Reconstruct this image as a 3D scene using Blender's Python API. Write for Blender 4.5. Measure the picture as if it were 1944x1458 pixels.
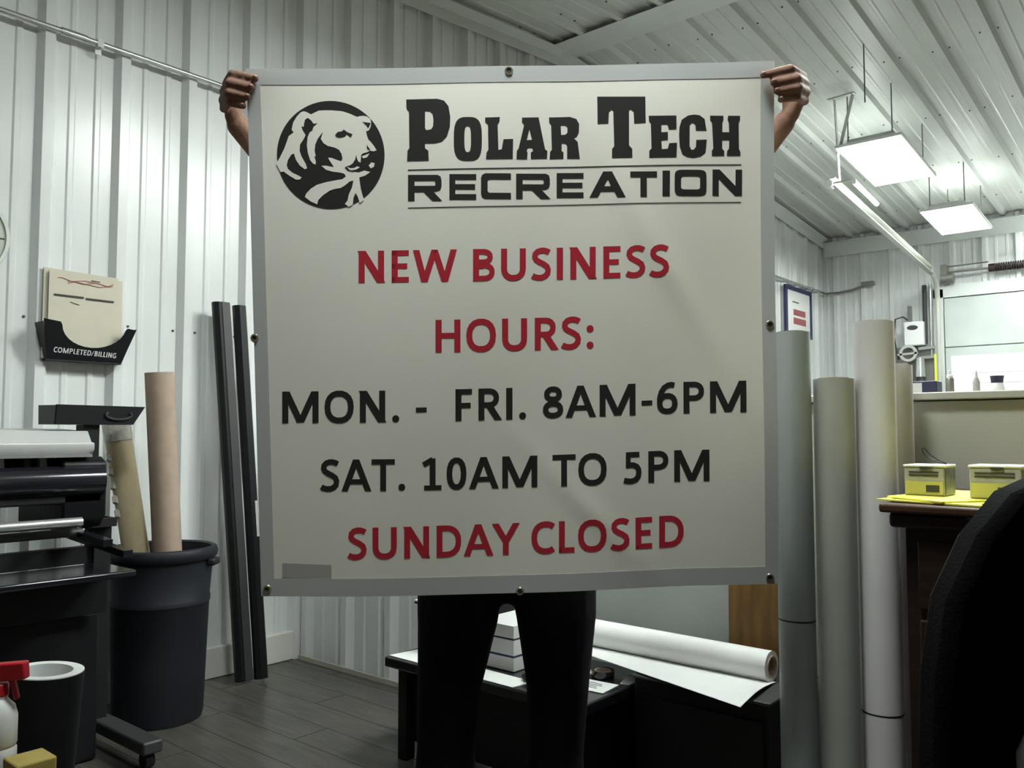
import bpy, math, random
from mathutils import Vector, Matrix
from mathutils.geometry import tessellate_polygon
R = math.radians
random.seed(7)
for o in list(bpy.data.objects): bpy.data.objects.remove(o, do_unlink=True)
sc = bpy.context.scene
COL = sc.collection

# ------------------------------------------------------------------ camera
cam_d = bpy.data.cameras.new('camera'); cam = bpy.data.objects.new('camera', cam_d); COL.objects.link(cam)
cam_d.sensor_width = 36.0; cam_d.lens = 36.0 * 1612.6 / 1944.0; cam_d.clip_start = 0.05; cam_d.clip_end = 60
cam.location = (3.573, 0.0, 1.098); cam.rotation_euler = (R(90 + 3.367), 0, R(40.29))
sc.camera = cam
# ------------------------------------------------------------------ view, world
sc.view_settings.view_transform = 'Standard'; sc.view_settings.look = 'None'
sc.view_settings.exposure = 0.08; sc.view_settings.gamma = 1.0
w = bpy.data.worlds.new('world'); sc.world = w; w.use_nodes = True
w.node_tree.nodes['Background'].inputs[0].default_value = (0.6, 0.65, 0.7, 1)
w.node_tree.nodes['Background'].inputs[1].default_value = 0.02
LAMP = 26.0            # radiance of the fluorescent lenses
LAMP_COL = (0.93, 1.0, 0.95)

# ------------------------------------------------------------------ materials
def new_mat(name):
    m = bpy.data.materials.new(name); m.use_nodes = True
    nt = m.node_tree; b = nt.nodes['Principled BSDF']; return m, nt, b
def mat(name, col, rough=0.5, metal=0.0, spec=0.5, noise=0.0, nscale=20.0, bump=0.0, bscale=60.0, stretch=(1, 1, 1), trans=0.0, alpha=1.0, coat=0.0):
    m, nt, b = new_mat(name)
    b.inputs['Base Color'].default_value = (*col, 1); b.inputs['Roughness'].default_value = rough
    b.inputs['Metallic'].default_value = metal; b.inputs['Specular IOR Level'].default_value = spec
    b.inputs['Transmission Weight'].default_value = trans; b.inputs['Coat Weight'].default_value = coat
    b.inputs['Coat Roughness'].default_value = 0.15
    tc = nt.nodes.new('ShaderNodeTexCoord'); mp = nt.nodes.new('ShaderNodeMapping'); mp.inputs['Scale'].default_value = stretch
    nt.links.new(tc.outputs['Object'], mp.inputs['Vector'])
    if noise:
        n = nt.nodes.new('ShaderNodeTexNoise'); n.inputs['Scale'].default_value = nscale; n.inputs['Detail'].default_value = 4
        nt.links.new(mp.outputs[0], n.inputs['Vector'])
        mr = nt.nodes.new('ShaderNodeMapRange'); mr.inputs[1].default_value = 0.3; mr.inputs[2].default_value = 0.7
        mr.inputs[3].default_value = 1 - noise; mr.inputs[4].default_value = 1 + noise
        nt.links.new(n.outputs[0], mr.inputs[0])
        mx = nt.nodes.new('ShaderNodeMix'); mx.data_type = 'RGBA'; mx.blend_type = 'MULTIPLY'; mx.inputs[0].default_value = 1
        mx.inputs[6].default_value = (*col, 1); nt.links.new(mr.outputs[0], mx.inputs[7]); nt.links.new(mx.outputs[2], b.inputs['Base Color'])
    if bump:
        n2 = nt.nodes.new('ShaderNodeTexNoise'); n2.inputs['Scale'].default_value = bscale; n2.inputs['Detail'].default_value = 3
        nt.links.new(mp.outputs[0], n2.inputs['Vector'])
        bp = nt.nodes.new('ShaderNodeBump'); bp.inputs['Strength'].default_value = bump; bp.inputs['Distance'].default_value = 0.01
        nt.links.new(n2.outputs[0], bp.inputs['Height']); nt.links.new(bp.outputs[0], b.inputs['Normal'])
    return m
def emit(name, col, strength):
    m, nt, b = new_mat(name)
    b.inputs['Base Color'].default_value = (0.9, 0.9, 0.9, 1)
    b.inputs['Emission Color'].default_value = (*col, 1); b.inputs['Emission Strength'].default_value = strength
    return m

M = {}
M['wall'] = mat('white_painted_steel', (0.70, 0.72, 0.72), 0.26, spec=0.55, noise=0.05, nscale=2.5, bump=0.05, bscale=3)
M['ceil'] = mat('ceiling_painted_steel', (0.56, 0.585, 0.55), 0.36, spec=0.5, noise=0.05, nscale=2.0)
M['dimwall'] = mat('dim_bounce_brown', (0.20, 0.16, 0.11), 0.6, noise=0.15, nscale=4)  # invented dark brown for the unseen walls, dims and warms their bounce light
M['trim'] = mat('white_flashing', (0.62, 0.65, 0.63), 0.4, noise=0.04, nscale=4)
M['base'] = mat('white_baseboard_paint', (0.72, 0.72, 0.68), 0.4, noise=0.04, nscale=8)
M['gap'] = mat('dark_seam', (0.02, 0.02, 0.02), 0.9)
M['screw'] = mat('screw_steel', (0.10, 0.10, 0.10), 0.4, metal=0.6)
M['plank'] = mat('grey_brown_vinyl_plank', (0.080, 0.074, 0.065), 0.34, noise=0.35, nscale=5, stretch=(1, 9, 1), bump=0.06, bscale=14)
M['beige'] = mat('beige_partition_paint', (0.40, 0.395, 0.34), 0.6, noise=0.04, nscale=5)
M['greyp'] = mat('grey_green_panel', (0.36, 0.39, 0.37), 0.5, noise=0.05, nscale=4)
M['woodp'] = mat('brown_wood_panel', (0.20, 0.105, 0.03), 0.45, noise=0.3, nscale=6, stretch=(6, 6, 1))
M['galv'] = mat('galvanised_conduit', (0.62, 0.64, 0.64), 0.25, metal=0.9, noise=0.08, nscale=30)
M['banner'] = mat('white_banner_vinyl', (0.86, 0.84, 0.775), 0.42, spec=0.35, noise=0.02, nscale=3, bump=0.10, bscale=5)
M['hem'] = mat('banner_hem_vinyl', (0.50, 0.51, 0.515), 0.45, spec=0.35, bump=0.08, bscale=8)
M['patch'] = mat('grey_banner_patch', (0.44, 0.43, 0.42), 0.5)
M['ink_k'] = mat('black_banner_ink', (0.026, 0.025, 0.025), 0.45, spec=0.35)
M['ink_r'] = mat('red_banner_ink', (0.50, 0.028, 0.048), 0.45, spec=0.35)
M['brass'] = mat('nickel_grommet', (0.55, 0.53, 0.42), 0.25, metal=0.9)
M['skin'] = mat('skin', (0.24, 0.135, 0.10), 0.68, spec=0.25, noise=0.12, nscale=35, bump=0.15, bscale=90)
M['nail'] = mat('fingernail', (0.30, 0.17, 0.13), 0.4)
M['hair'] = mat('dark_brown_hair', (0.03, 0.02, 0.015), 0.6, bump=0.4, bscale=120)
M['eye_w'] = mat('eye_white', (0.75, 0.73, 0.7), 0.2)
M['eye_d'] = mat('eye_dark', (0.03, 0.02, 0.015), 0.2)
M['jeans'] = mat('black_denim', (0.004, 0.004, 0.0045), 0.9, spec=0.15, noise=0.2, nscale=60, bump=0.25, bscale=18)
M['shirt'] = mat('dark_grey_knit', (0.04, 0.042, 0.05), 0.85, noise=0.1, nscale=60)
M['shoe'] = mat('black_shoe_leather', (0.012, 0.012, 0.012), 0.5)
M['blk'] = mat('black_plastic', (0.006, 0.006, 0.008), 0.5, spec=0.35, noise=0.1, nscale=20)
M['blk_gl'] = mat('glossy_black_plastic', (0.010, 0.010, 0.014), 0.16, spec=0.6)
M['blk_mt'] = mat('matt_black_metal', (0.008, 0.008, 0.009), 0.6, spec=0.3)
M['dkgrey'] = mat('dark_grey_plastic', (0.038, 0.040, 0.040), 0.5)
M['bin'] = mat('blue_grey_bin_plastic', (0.012, 0.0135, 0.019), 0.5, spec=0.35, noise=0.1, nscale=8)
M['kraft'] = mat('kraft_cardboard', (0.36, 0.27, 0.21), 0.75, noise=0.08, nscale=20, bump=0.05, bscale=40)
M['kraft_y'] = mat('pale_tan_cardboard', (0.62, 0.52, 0.33), 0.7, noise=0.08, nscale=20)
M['wrap'] = mat('clear_wrap_film', (0.55, 0.53, 0.47), 0.15, bump=0.5, bscale=60)
M['hood'] = mat('light_grey_printer_plastic', (0.50, 0.50, 0.50), 0.35, noise=0.03)
M['silver'] = mat('brushed_aluminium', (0.55, 0.55, 0.55), 0.3, metal=0.8)
M['manila'] = mat('cream_card', (0.58, 0.54, 0.44), 0.7, noise=0.04, nscale=12)
M['paper'] = mat('white_paper', (0.78, 0.79, 0.78), 0.6)
M['vinyl_w'] = mat('white_vinyl_film', (0.80, 0.81, 0.80), 0.35, noise=0.02)
M['roll_b'] = mat('grey_blue_roll_liner', (0.33, 0.37, 0.38), 0.45, noise=0.05, nscale=4)
M['roll_g'] = mat('grey_green_roll_liner', (0.37, 0.38, 0.34), 0.45, noise=0.05, nscale=4)
M['roll_w'] = mat('pale_grey_roll_liner', (0.64, 0.62, 0.63), 0.45, noise=0.05, nscale=4)
M['white'] = mat('white_plastic', (0.75, 0.76, 0.76), 0.4)
M['navy'] = mat('navy_plastic', (0.02, 0.022, 0.09), 0.4)
M['navy_d'] = mat('dark_navy_print', (0.015, 0.015, 0.05), 0.4)
M['red'] = mat('red_plastic', (0.50, 0.012, 0.025), 0.35)
M['redp'] = mat('faded_red_print', (0.36, 0.10, 0.10), 0.6)
M['yellow'] = mat('yellow_paper', (0.80, 0.76, 0.10), 0.6)
M['yellow_l'] = mat('yellow_label', (0.50, 0.47, 0.14), 0.5)
M['lime'] = mat('fluorescent_yellow', (0.75, 0.85, 0.05), 0.5)
M['ochre'] = mat('ochre_card', (0.40, 0.31, 0.08), 0.7, noise=0.15, nscale=15)
M['clear'] = mat('cloudy_clear_plastic', (0.36, 0.355, 0.33), 0.25, noise=0.1, nscale=30)
M['photo_d'] = mat('dark_picture_label', (0.10, 0.11, 0.10), 0.4, noise=0.7, nscale=45)
M['desk'] = mat('dark_cherry_wood', (0.022, 0.011, 0.008), 0.45, spec=0.25, noise=0.3, nscale=6, stretch=(1, 8, 8))
M['desk_t'] = mat('brown_wood_top', (0.06, 0.030, 0.017), 0.4, spec=0.3, noise=0.3, nscale=6, stretch=(1, 8, 8))
M['fab'] = mat('black_chair_fabric', (0.003, 0.003, 0.003), 0.95, spec=0.08, bump=0.2, bscale=200)
M['chair_g'] = mat('grey_chair_arm', (0.09, 0.09, 0.088), 0.7)
M['door'] = mat('glossy_pale_grey_door', (0.50, 0.54, 0.52), 0.22, spec=0.6, noise=0.06, nscale=3, bump=0.06, bscale=4)
M['track'] = mat('galvanised_track', (0.60, 0.61, 0.57), 0.35, metal=0.5)
M['spring'] = mat('dark_brown_spring_steel', (0.035, 0.022, 0.020), 0.5, metal=0.4)
M['grey_m'] = mat('grey_machine_metal', (0.22, 0.22, 0.20), 0.4, metal=0.5)
M['clockf'] = mat('clock_face_card', (0.50, 0.52, 0.47), 0.5)
M['lamp'] = emit('fluorescent_lens', LAMP_COL, LAMP)
M['lamp_up'] = emit('uplight_slot_glow', LAMP_COL, LAMP*.75)
M['tube'] = emit('fluorescent_tube_glass', LAMP_COL, LAMP*3.0)
M['lampbody'] = mat('white_lamp_housing', (0.72, 0.73, 0.72), 0.4)

# ------------------------------------------------------------------ helpers
LOC = {}
def tag(o, label=None, cat=None, group=None, kind=None):
    if label: o['label'] = label
    if cat: o['category'] = cat
    if group: o['group'] = group
    if kind: o['kind'] = kind
    return o
def empty(name, loc, label, cat, group=None):
    o = bpy.data.objects.new(name, None); COL.objects.link(o); o.location = loc; o.empty_display_size = 0.05
    LOC[o.name] = Vector(loc); return tag(o, label, cat, group)
class MB:
    def __init__(s): s.v = []; s.f = []
    def add(s, vs, fs):
        k = len(s.v); s.v += [Vector(q) for q in vs]; s.f += [tuple(i + k for i in q) for q in fs]; return s
    def box(s, a, b):
        x0, y0, z0 = a; x1, y1, z1 = b
        return s.add([(x0,y0,z0),(x1,y0,z0),(x1,y1,z0),(x0,y1,z0),(x0,y0,z1),(x1,y0,z1),(x1,y1,z1),(x0,y1,z1)],
                     [(0,3,2,1),(4,5,6,7),(0,1,5,4),(1,2,6,5),(2,3,7,6),(3,0,4,7)])
    def obox(s, c, size, m):
        c = Vector(c); h = [k/2 for k in size]
        vs = [c + m @ Vector((a*h[0], b*h[1], d*h[2])) for d in (-1,1) for b in (-1,1) for a in (-1,1)]
        return s.add(vs, [(0,2,3,1),(4,5,7,6),(0,1,5,4),(1,3,7,5),(3,2,6,7),(2,0,4,6)])
    def bar(s, p, q, wdt, hgt, up=(0,0,1)):
        p, q = Vector(p), Vector(q); d = (q-p).normalized(); u = Vector(up)
        if abs(d.dot(u)) > .98: u = Vector((1,0,0))
        a = d.cross(u).normalized(); b = a.cross(d)
        m = Matrix((a, d, b)).transposed(); return s.obox((p+q)/2, (wdt, (q-p).length, hgt), m)
    def cyl(s, p, q, r0, r1=None, n=24, caps=True, inner=None):
        r1 = r0 if r1 is None else r1; p, q = Vector(p), Vector(q); d = (q-p).normalized()
        a = d.orthogonal().normalized(); b = d.cross(a); vs = []
        for c, r in ((p, r0), (q, r1)):
            for i in range(n): t = 2*math.pi*i/n; vs.append(c + a*(r*math.cos(t)) + b*(r*math.sin(t)))
        fs = [(i, (i+1) % n, n+(i+1) % n, n+i) for i in range(n)]
        if inner is None:
            if caps: fs += [tuple(range(n-1,-1,-1)), tuple(range(n, 2*n))]
        else:
            for c in (p, q):
                for i in range(n): t = 2*math.pi*i/n; vs.append(c + a*(inner*math.cos(t)) + b*(inner*math.sin(t)))
            for i in range(n):
                j = (i+1) % n
                fs += [(2*n+j, 2*n+i, 3*n+i, 3*n+j), (i, 2*n+i, 2*n+j, j), (n+i, n+j, 3*n+j, 3*n+i)]
        return s.add(vs, fs)
    def tube(s, pts, r, n=10):
        pts = [Vector(q) for q in pts]; a = None; vs = []
        for i, q in enumerate(pts):
            d = (pts[min(i+1, len(pts)-1)] - pts[max(i-1, 0)]).normalized()
            a = d.orthogonal().normalized() if a is None else (a - d*a.dot(d)).normalized()
            b = d.cross(a)
            for k in range(n): t = 2*math.pi*k/n; vs.append(q + a*(r*math.cos(t)) + b*(r*math.sin(t)))
        m = len(pts); fs = [(i*n+k, i*n+(k+1) % n, (i+1)*n+(k+1) % n, (i+1)*n+k) for i in range(m-1) for k in range(n)]
        fs += [tuple(range(n-1,-1,-1)), tuple(range((m-1)*n, m*n))]
        return s.add(vs, fs)
    def lathe(s, prof, c=(0,0,0), n=32):
        c = Vector(c); vs = []; m = len(prof)
        for r, z in prof:
            for k in range(n): t = 2*math.pi*k/n; vs.append(c + Vector((r*math.cos(t), r*math.sin(t), z)))
        fs = [(i*n+k, i*n+(k+1) % n, (i+1)*n+(k+1) % n, (i+1)*n+k) for i in range(m-1) for k in range(n)]
        return s.add(vs, fs)
    def sphere(s, c, r, n=12, sq=(1,1,1)):
        c = Vector(c); vs = []; fs = []
        for i in range(n+1):
            ph = math.pi*i/n
            for k in range(2*n):
                t = math.pi*k/n; vs.append(c + Vector((r*sq[0]*math.sin(ph)*math.cos(t), r*sq[1]*math.sin(ph)*math.sin(t), r*sq[2]*math.cos(ph))))
        for i in range(n):
            for k in range(2*n): fs.append((i*2*n+k, (i+1)*2*n+k, (i+1)*2*n+(k+1) % (2*n), i*2*n+(k+1) % (2*n)))
        return s.add(vs, fs)
    def cap(s, p, q, r0, r1, n=14):
        s.cyl(p, q, r0, r1, n); s.sphere(p, r0, 8); s.sphere(q, r1, 8); return s
    def poly(s, outer, to3, holes=()):
        loops = [[Vector((x, y, 0)) for x, y in L] for L in [outer, *holes]]
        flat = [q for L in loops for q in L]
        return s.add([to3(q.x, q.y) for q in flat], [t for t in tessellate_polygon(loops)])
    def prism(s, pts, to3a, to3b):
        n = len(pts); tri = tessellate_polygon([[Vector((x, y, 0)) for x, y in pts]])
        vs = [to3a(*q) for q in pts] + [to3b(*q) for q in pts]
        fs = list(tri) + [tuple(i+n for i in reversed(t)) for t in tri] + [(i, (i+1) % n, n+(i+1) % n, n+i) for i in range(n)]
        return s.add(vs, fs)
    def mesh(s, name, off, smooth):
        me = bpy.data.meshes.new(name); me.from_pydata([tuple(q-off) for q in s.v], [], s.f); me.update()
        import bmesh
        bm = bmesh.new(); bm.from_mesh(me); bmesh.ops.remove_doubles(bm, verts=bm.verts, dist=1e-6)
        bmesh.ops.recalc_face_normals(bm, faces=bm.faces); bm.to_mesh(me); bm.free()
        if smooth:
            for q in me.polygons: q.use_smooth = True
            try: me.set_sharp_from_angle(angle=R(38))
            except Exception: pass
        return me
    def build(s, name, m, parent=None, base=None, smooth=False, bevel=0):
        if parent is not None: off = LOC[parent.name]; base = off
        else:
            if base is None:
                lo = [min(q[i] for q in s.v) for i in range(3)]; hi = [max(q[i] for q in s.v) for i in range(3)]
                base = Vector(((lo[0]+hi[0])/2, (lo[1]+hi[1])/2, lo[2]))
            off = Vector(base)
        me = s.mesh(name, Vector(off), smooth); me.materials.append(M[m] if isinstance(m, str) else m)
        o = bpy.data.objects.new(name, me); COL.objects.link(o)
        if parent is None: o.location = off
        else: o.parent = parent
        LOC[o.name] = Vector(off)
        if bevel:
            b = o.modifiers.new('bevel', 'BEVEL'); b.width = bevel; b.segments = 2; b.limit_method = 'ANGLE'; b.angle_limit = R(50)
            for q in me.polygons: q.use_smooth = True
            try: me.set_sharp_from_angle(angle=R(60))
            except Exception: pass
        return o
def box(name, a, b, m, parent=None, bevel=0): return MB().box(a, b).build(name, m, parent, bevel=bevel)
def struct(o): return tag(o, kind='structure')
def copy_tree(o, delta, parent=None):
    c = o.copy(); COL.objects.link(c); c.parent = parent
    if parent is None: c.location = o.location + Vector(delta); LOC[c.name] = LOC[o.name] + Vector(delta)
    else: LOC[c.name] = LOC[parent.name]
    for ch in [q for q in o.children]: copy_tree(ch, delta, c)
    return c

# ------------------------------------------------------------------ room shell
X1, Y0, Y1 = 7.3, -2.6, 9.78
RY, RZ, RK = 4.674, 3.83, 0.0915
def cz(y): return RZ - RK*abs(y-RY)
PITCH = 0.305
def profile(s0, s1, phase):
    """ribbed steel: offsets (s, height) for tall trapezoid ribs with two low ribs between"""
    pts = [(s0, None)]
    n0 = math.floor((s0-phase)/PITCH)-1; n1 = math.ceil((s1-phase)/PITCH)+1
    for n in range(n0, n1+1):
        c = phase+n*PITCH
        for ds, h in ((-.038,0),(-.019,.036),(.019,.036),(.038,0)): pts.append((c+ds, h))
        for k in (1, 2):
            m = c+k*PITCH/3
            for ds, h in ((-.016,0),(-.009,.006),(.009,.006),(.016,0)): pts.append((m+ds, h))
    ks = sorted(q for q in pts if q[1] is not None)
    def hh(s):
        for a, b in zip(ks, ks[1:]):
            if a[0] <= s <= b[0]: return a[1]+(b[1]-a[1])*(s-a[0])/max(1e-9, b[0]-a[0])
        return 0
    return [(s0, hh(s0))] + [q for q in ks if s0 < q[0] < s1] + [(s1, hh(s1))]
def sheet(s0, s1, phase, lo, hi):
    mb = MB(); pr = profile(s0, s1, phase); vs = []
    for s, h in pr: vs += [lo(s, h), hi(s, h)]
    return mb.add(vs, [(2*i, 2*i+2, 2*i+3, 2*i+1) for i in range(len(pr)-1)])
def splits(a, b, phase, n=3):
    """sheet joints just beside every third rib"""
    k = math.ceil((a-phase-.05)/PITCH); out = [a]
    while True:
        s = phase+k*PITCH+.05
        if s >= b-.1: break
        if s > a+.1 and k % n == 0: out.append(s)
        k += 1
    return out+[b]

# floor : slab with loose planks laid on the visible part
floor = struct(box('floor', (-.1, Y0-.1, -.12), (X1+.1, Y1+.1, -.006), 'plank'))
pm = [MB().box((0,0,0), (1.216, .1495, .0045)).mesh('plank', Vector((0,0,0)), False) for _ in range(1)]
pm[0].materials.append(M['plank'])
for j in range(30):
    y = -.4+j*.152; off = (j*0.47) % 1.22
    for i in range(-1, 4):
        x = i*1.22+off
        if x < -.02 or x > 4.2: 
            if x < -.02:
                a = max(.0, x); q = box('plank', (.001, y, -.0055), (x+1.216, y+.1495, -.001), 'plank', floor) if x+1.216 > .05 else None
            continue
        o = bpy.data.objects.new('plank', pm[0]); COL.objects.link(o); o.parent = floor
        o.location = Vector((x, y, -.0055)) - LOC[floor.name]
# left wall (long, receding)
PA = 1.328
wall_left = struct(box('wall_left', (-.10, Y0, -.1), (-.012, Y1+.1, 3.72), 'wall'))
sp = splits(Y0, Y1, PA)
for a, b in zip(sp, sp[1:]):
    sheet(a, b, PA, lambda s, h: (h, s, 0), lambda s, h: (h, s, cz(s)-.02)).build('steel_sheet', 'wall', wall_left)
sm = MB()
for n in range(-3, 28):
    for z in (.45, 1.555):
        y = PA+n*PITCH
        if y > Y1-.1: continue
        for d in (-.052, .052): sm.cyl((.0, y+d, z), (.008, y+d, z), .006, .004, 6)
tag(sm.build('wall_screws', 'screw', wall_left), kind='stuff')
# back wall (far, with the overhead door)
PB = .16
wall_back = struct(box('wall_back', (-.10, Y1+.012, -.1), (X1+.1, Y1+.12, 3.40), 'wall'))
sp = splits(0, X1, PB)
for a, b in zip(sp, sp[1:]):
    sheet(a, b, PB, lambda s, h: (s, Y1-h, 0), lambda s, h: (s, Y1-h, cz(Y1)-.02)).build('steel_sheet', 'wall', wall_back)
# walls out of view
struct(box('wall_right', (X1, Y0, -.1), (X1+.1, Y1+.1, 3.72), 'dimwall'))
struct(box('wall_front', (-.10, Y0-.1, -.1), (X1+.1, Y0, 3.3), 'dimwall'))
# ceiling
PC = .03
ceil_mb = MB()
ceil_mb.add([(-.1,Y0-.1,cz(Y0-.1)+.01),(X1+.1,Y0-.1,cz(Y0-.1)+.01),(X1+.1,RY,RZ+.01),(-.1,RY,RZ+.01),(X1+.1,Y1+.1,cz(Y1+.1)+.01),(-.1,Y1+.1,cz(Y1+.1)+.01),
             (-.1,Y0-.1,cz(Y0)+.09),(X1+.1,Y0-.1,cz(Y0)+.09),(X1+.1,RY,RZ+.09),(-.1,RY,RZ+.09),(X1+.1,Y1+.1,cz(Y1)+.09),(-.1,Y1+.1,cz(Y1)+.09)],
            [(0,1,2,3),(3,2,4,5),(6,9,8,7),(9,11,10,8),(0,6,7,1),(1,7,8,2),(2,8,10,4),(4,10,11,5),(5,11,9,3),(3,9,6,0)])
ceiling = struct(ceil_mb.build('ceiling', 'ceil'))
sp = splits(0, X1, PC)
for a, b in zip(sp, sp[1:]):
    sheet(a, b, PC, lambda s, h: (s, RY+.09, cz(RY+.09)-.004-h), lambda s, h: (s, Y1, cz(Y1)-.004-h)).build('steel_sheet', 'ceil', ceiling)
    sheet(a, b, PC, lambda s, h: (s, Y0, cz(Y0)-.004-h), lambda s, h: (s, RY-.09, cz(RY-.09)-.004-h)).build('steel_sheet', 'ceil', ceiling)
sm = MB()
for n in range(0, 24):
    for y in (3.1, 4.2, 4.35, 5.12, 6.1, 7.15, 8.2, 9.2):
        for d in (-.052, .052):
            x = PC+n*PITCH+d; yy = y+.05*math.sin(n*2.1)
            if x < .03 or x > 5: continue
            z = cz(yy)-.004; sm.cyl((x, yy, z), (x, yy, z-.008), .007, .004, 6)
tag(sm.build('ceiling_screws', 'screw', ceiling), kind='stuff')
# flashings
t = MB()
t.add([(0,RY-.13,cz(RY-.13)-.043),(0,RY,RZ-.048),(0,RY+.13,cz(RY+.13)-.043),(X1,RY-.13,cz(RY-.13)-.043),(X1,RY,RZ-.048),(X1,RY+.13,cz(RY+.13)-.043),
       (0,RY-.13,cz(RY-.13)-.040),(0,RY,RZ-.045),(0,RY+.13,cz(RY+.13)-.040),(X1,RY-.13,cz(RY-.13)-.040),(X1,RY,RZ-.045),(X1,RY+.13,cz(RY+.13)-.040)],
      [(0,1,4,3),(1,2,5,4),(6,9,10,7),(7,10,11,8),(0,3,9,6),(2,8,11,5)])
struct(t.build('trim_1', 'trim'))
def walltrim(name, ya, yb):
    t = MB()
    for y in (ya, yb): t.add([(.037,y,cz(y)-.135),(.042,y,cz(y)-.135),(.045,y,cz(y)-.07),(.105,y,cz(y)-.043),(.105,y,cz(y)-.039),(.037,y,cz(y)-.06)], [tuple(range(6))])
    t.f += [(i, (i+1) % 6, 6+(i+1) % 6, 6+i) for i in range(6)]
    return struct(t.build(name, 'trim'))
walltrim('trim_2', Y0, RY); walltrim('trim_3', RY, Y1-.04)
t = MB().box((.05, Y1-.048, cz(Y1)-.235), (X1, Y1-.036, cz(Y1)-.075))
t.box((.05, Y1-.095, cz(Y1)-.085), (X1, Y1-.036, cz(Y1)-.075)); struct(t.build('trim_4', 'trim'))
b = MB().box((.002, 1.0, 0), (.030, 2.55, .136)); struct(b.build('baseboard_left', 'base', bevel=.004))

# ------------------------------------------------------------------ partition (half-height wall)
PY = 2.553
part = struct(box('wall_center', (.045, PY+.036, 0), (4.6, PY+.12, 1.19), 'beige'))
sp = splits(.045, 1.50, .075, 2)
for a, b_ in zip(sp, sp[1:]):
    sheet(a, b_, .075, lambda s, h: (s, PY+.034-h, 0), lambda s, h: (s, PY+.034-h, 1.19)).build('steel_sheet', 'wall', part)
box('bottom_trim', (.05, PY-.012, 0), (1.50, PY-.002, .022), 'beige', part)
box('grey_panel', (1.505, PY+.004, 0), (2.317, PY+.034, 1.188), 'greyp', part)
box('wood_panel', (2.321, PY-.002, 0), (2.52, PY+.034, 1.188), 'woodp', part)
box('painted_panel', (2.524, PY+.006, 0), (4.6, PY+.034, 1.188), 'beige', part)
box('ledge', (.05, PY-.02, 1.192), (4.6, PY+.24, 1.213), 'beige', part, bevel=.003)

# ------------------------------------------------------------------ overhead door, track and spring on the back wall
dz = [0, .50, 1.0, 1.5, 2.0, 2.52]
door = struct(box('door_1', (1.30, Y1-.062, .0), (4.3, Y1-.040, 2.52), 'door'))
for a, b_ in zip(dz, dz[1:]): box('door_section', (1.305, Y1-.088, a+.004), (4.295, Y1-.062, b_-.004), 'door', door, bevel=.006)
box('door_jamb', (1.20, Y1-.075, 0), (1.295, Y1-.037, 2.62), 'trim', door)
box('door_header', (1.20, Y1-.075, 2.53), (4.4, Y1-.037, 2.66), 'trim', door)
tr = empty('door_track', (1.25, 9.62, 0), 'galvanised overhead door track sloping up along the ceiling and bending down the wall', 'door track')
def channel(pts, nm):
    mb = MB(); pts = [Vector(q) for q in pts]
    for p_, q_ in zip(pts, pts[1:]):
        mb.bar(p_, q_, .008, .065); mb.bar(p_+Vector((.022,0,.03)), q_+Vector((.022,0,.03)), .044, .006); mb.bar(p_+Vector((.022,0,-.03)), q_+Vector((.022,0,-.03)), .044, .006)
    return mb.build(nm, 'track', tr)
channel([(1.375,6.20,2.945),(1.27,9.30,2.755)], 'horizontal_rail')
MB().tube([(1.28,9.30,2.755),(1.272,9.45,2.735),(1.267,9.55,2.69),(1.262,9.61,2.60),(1.26,9.63,2.50),(1.26,9.63,.02)], .026, 8).build('vertical_rail', 'track', tr, smooth=True)
hb = MB(); hb.bar((1.33,6.35,3.62),(1.53,6.33,3.62),.04,.012); hb.bar((1.372,6.36,3.62),(1.385,6.40,2.93),.035,.006); hb.bar((1.515,6.34,3.62),(1.39,6.37,3.20),.032,.006)
hb.build('hanger_bracket', 'track', tr)
MB().cyl((1.378,6.17,2.93),(1.375,6.25,2.93),.030,None,12).build('rail_stop', 'white', tr, smooth=True)
bk = MB().box((1.30,9.60,2.70),(1.36,9.69,2.86)); bk.cyl((1.30,9.64,2.72),(1.42,9.64,2.72),.055,None,20); bk.build('drum_bracket', 'grey_m', tr)
ts = empty('torsion_spring', (2.3, 9.64, 2.70), 'dark brown coiled torsion spring on a shaft above the overhead door', 'spring')
MB().cyl((1.30,9.64,2.78),(3.4,9.64,2.78),.012,None,10).build('shaft', 'grey_m', ts)
MB().cyl((1.32,9.645,2.84),(1.74,9.645,2.845),.008,None,8).build('stay_rod', 'grey_m', ts)
pts = []
for i in range(34*10):
    t_ = 2*math.pi*i/10; pts.append((1.79+i*.0021, 9.64+.036*math.cos(t_), 2.78+.036*math.sin(t_)))
MB().tube(pts, .0085, 6).build('coil', 'spring', ts, smooth=True)
MB().cyl((1.745,9.64,2.78),(1.80,9.64,2.78),.042,None,16).build('winding_cone', 'spring', ts)

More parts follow.
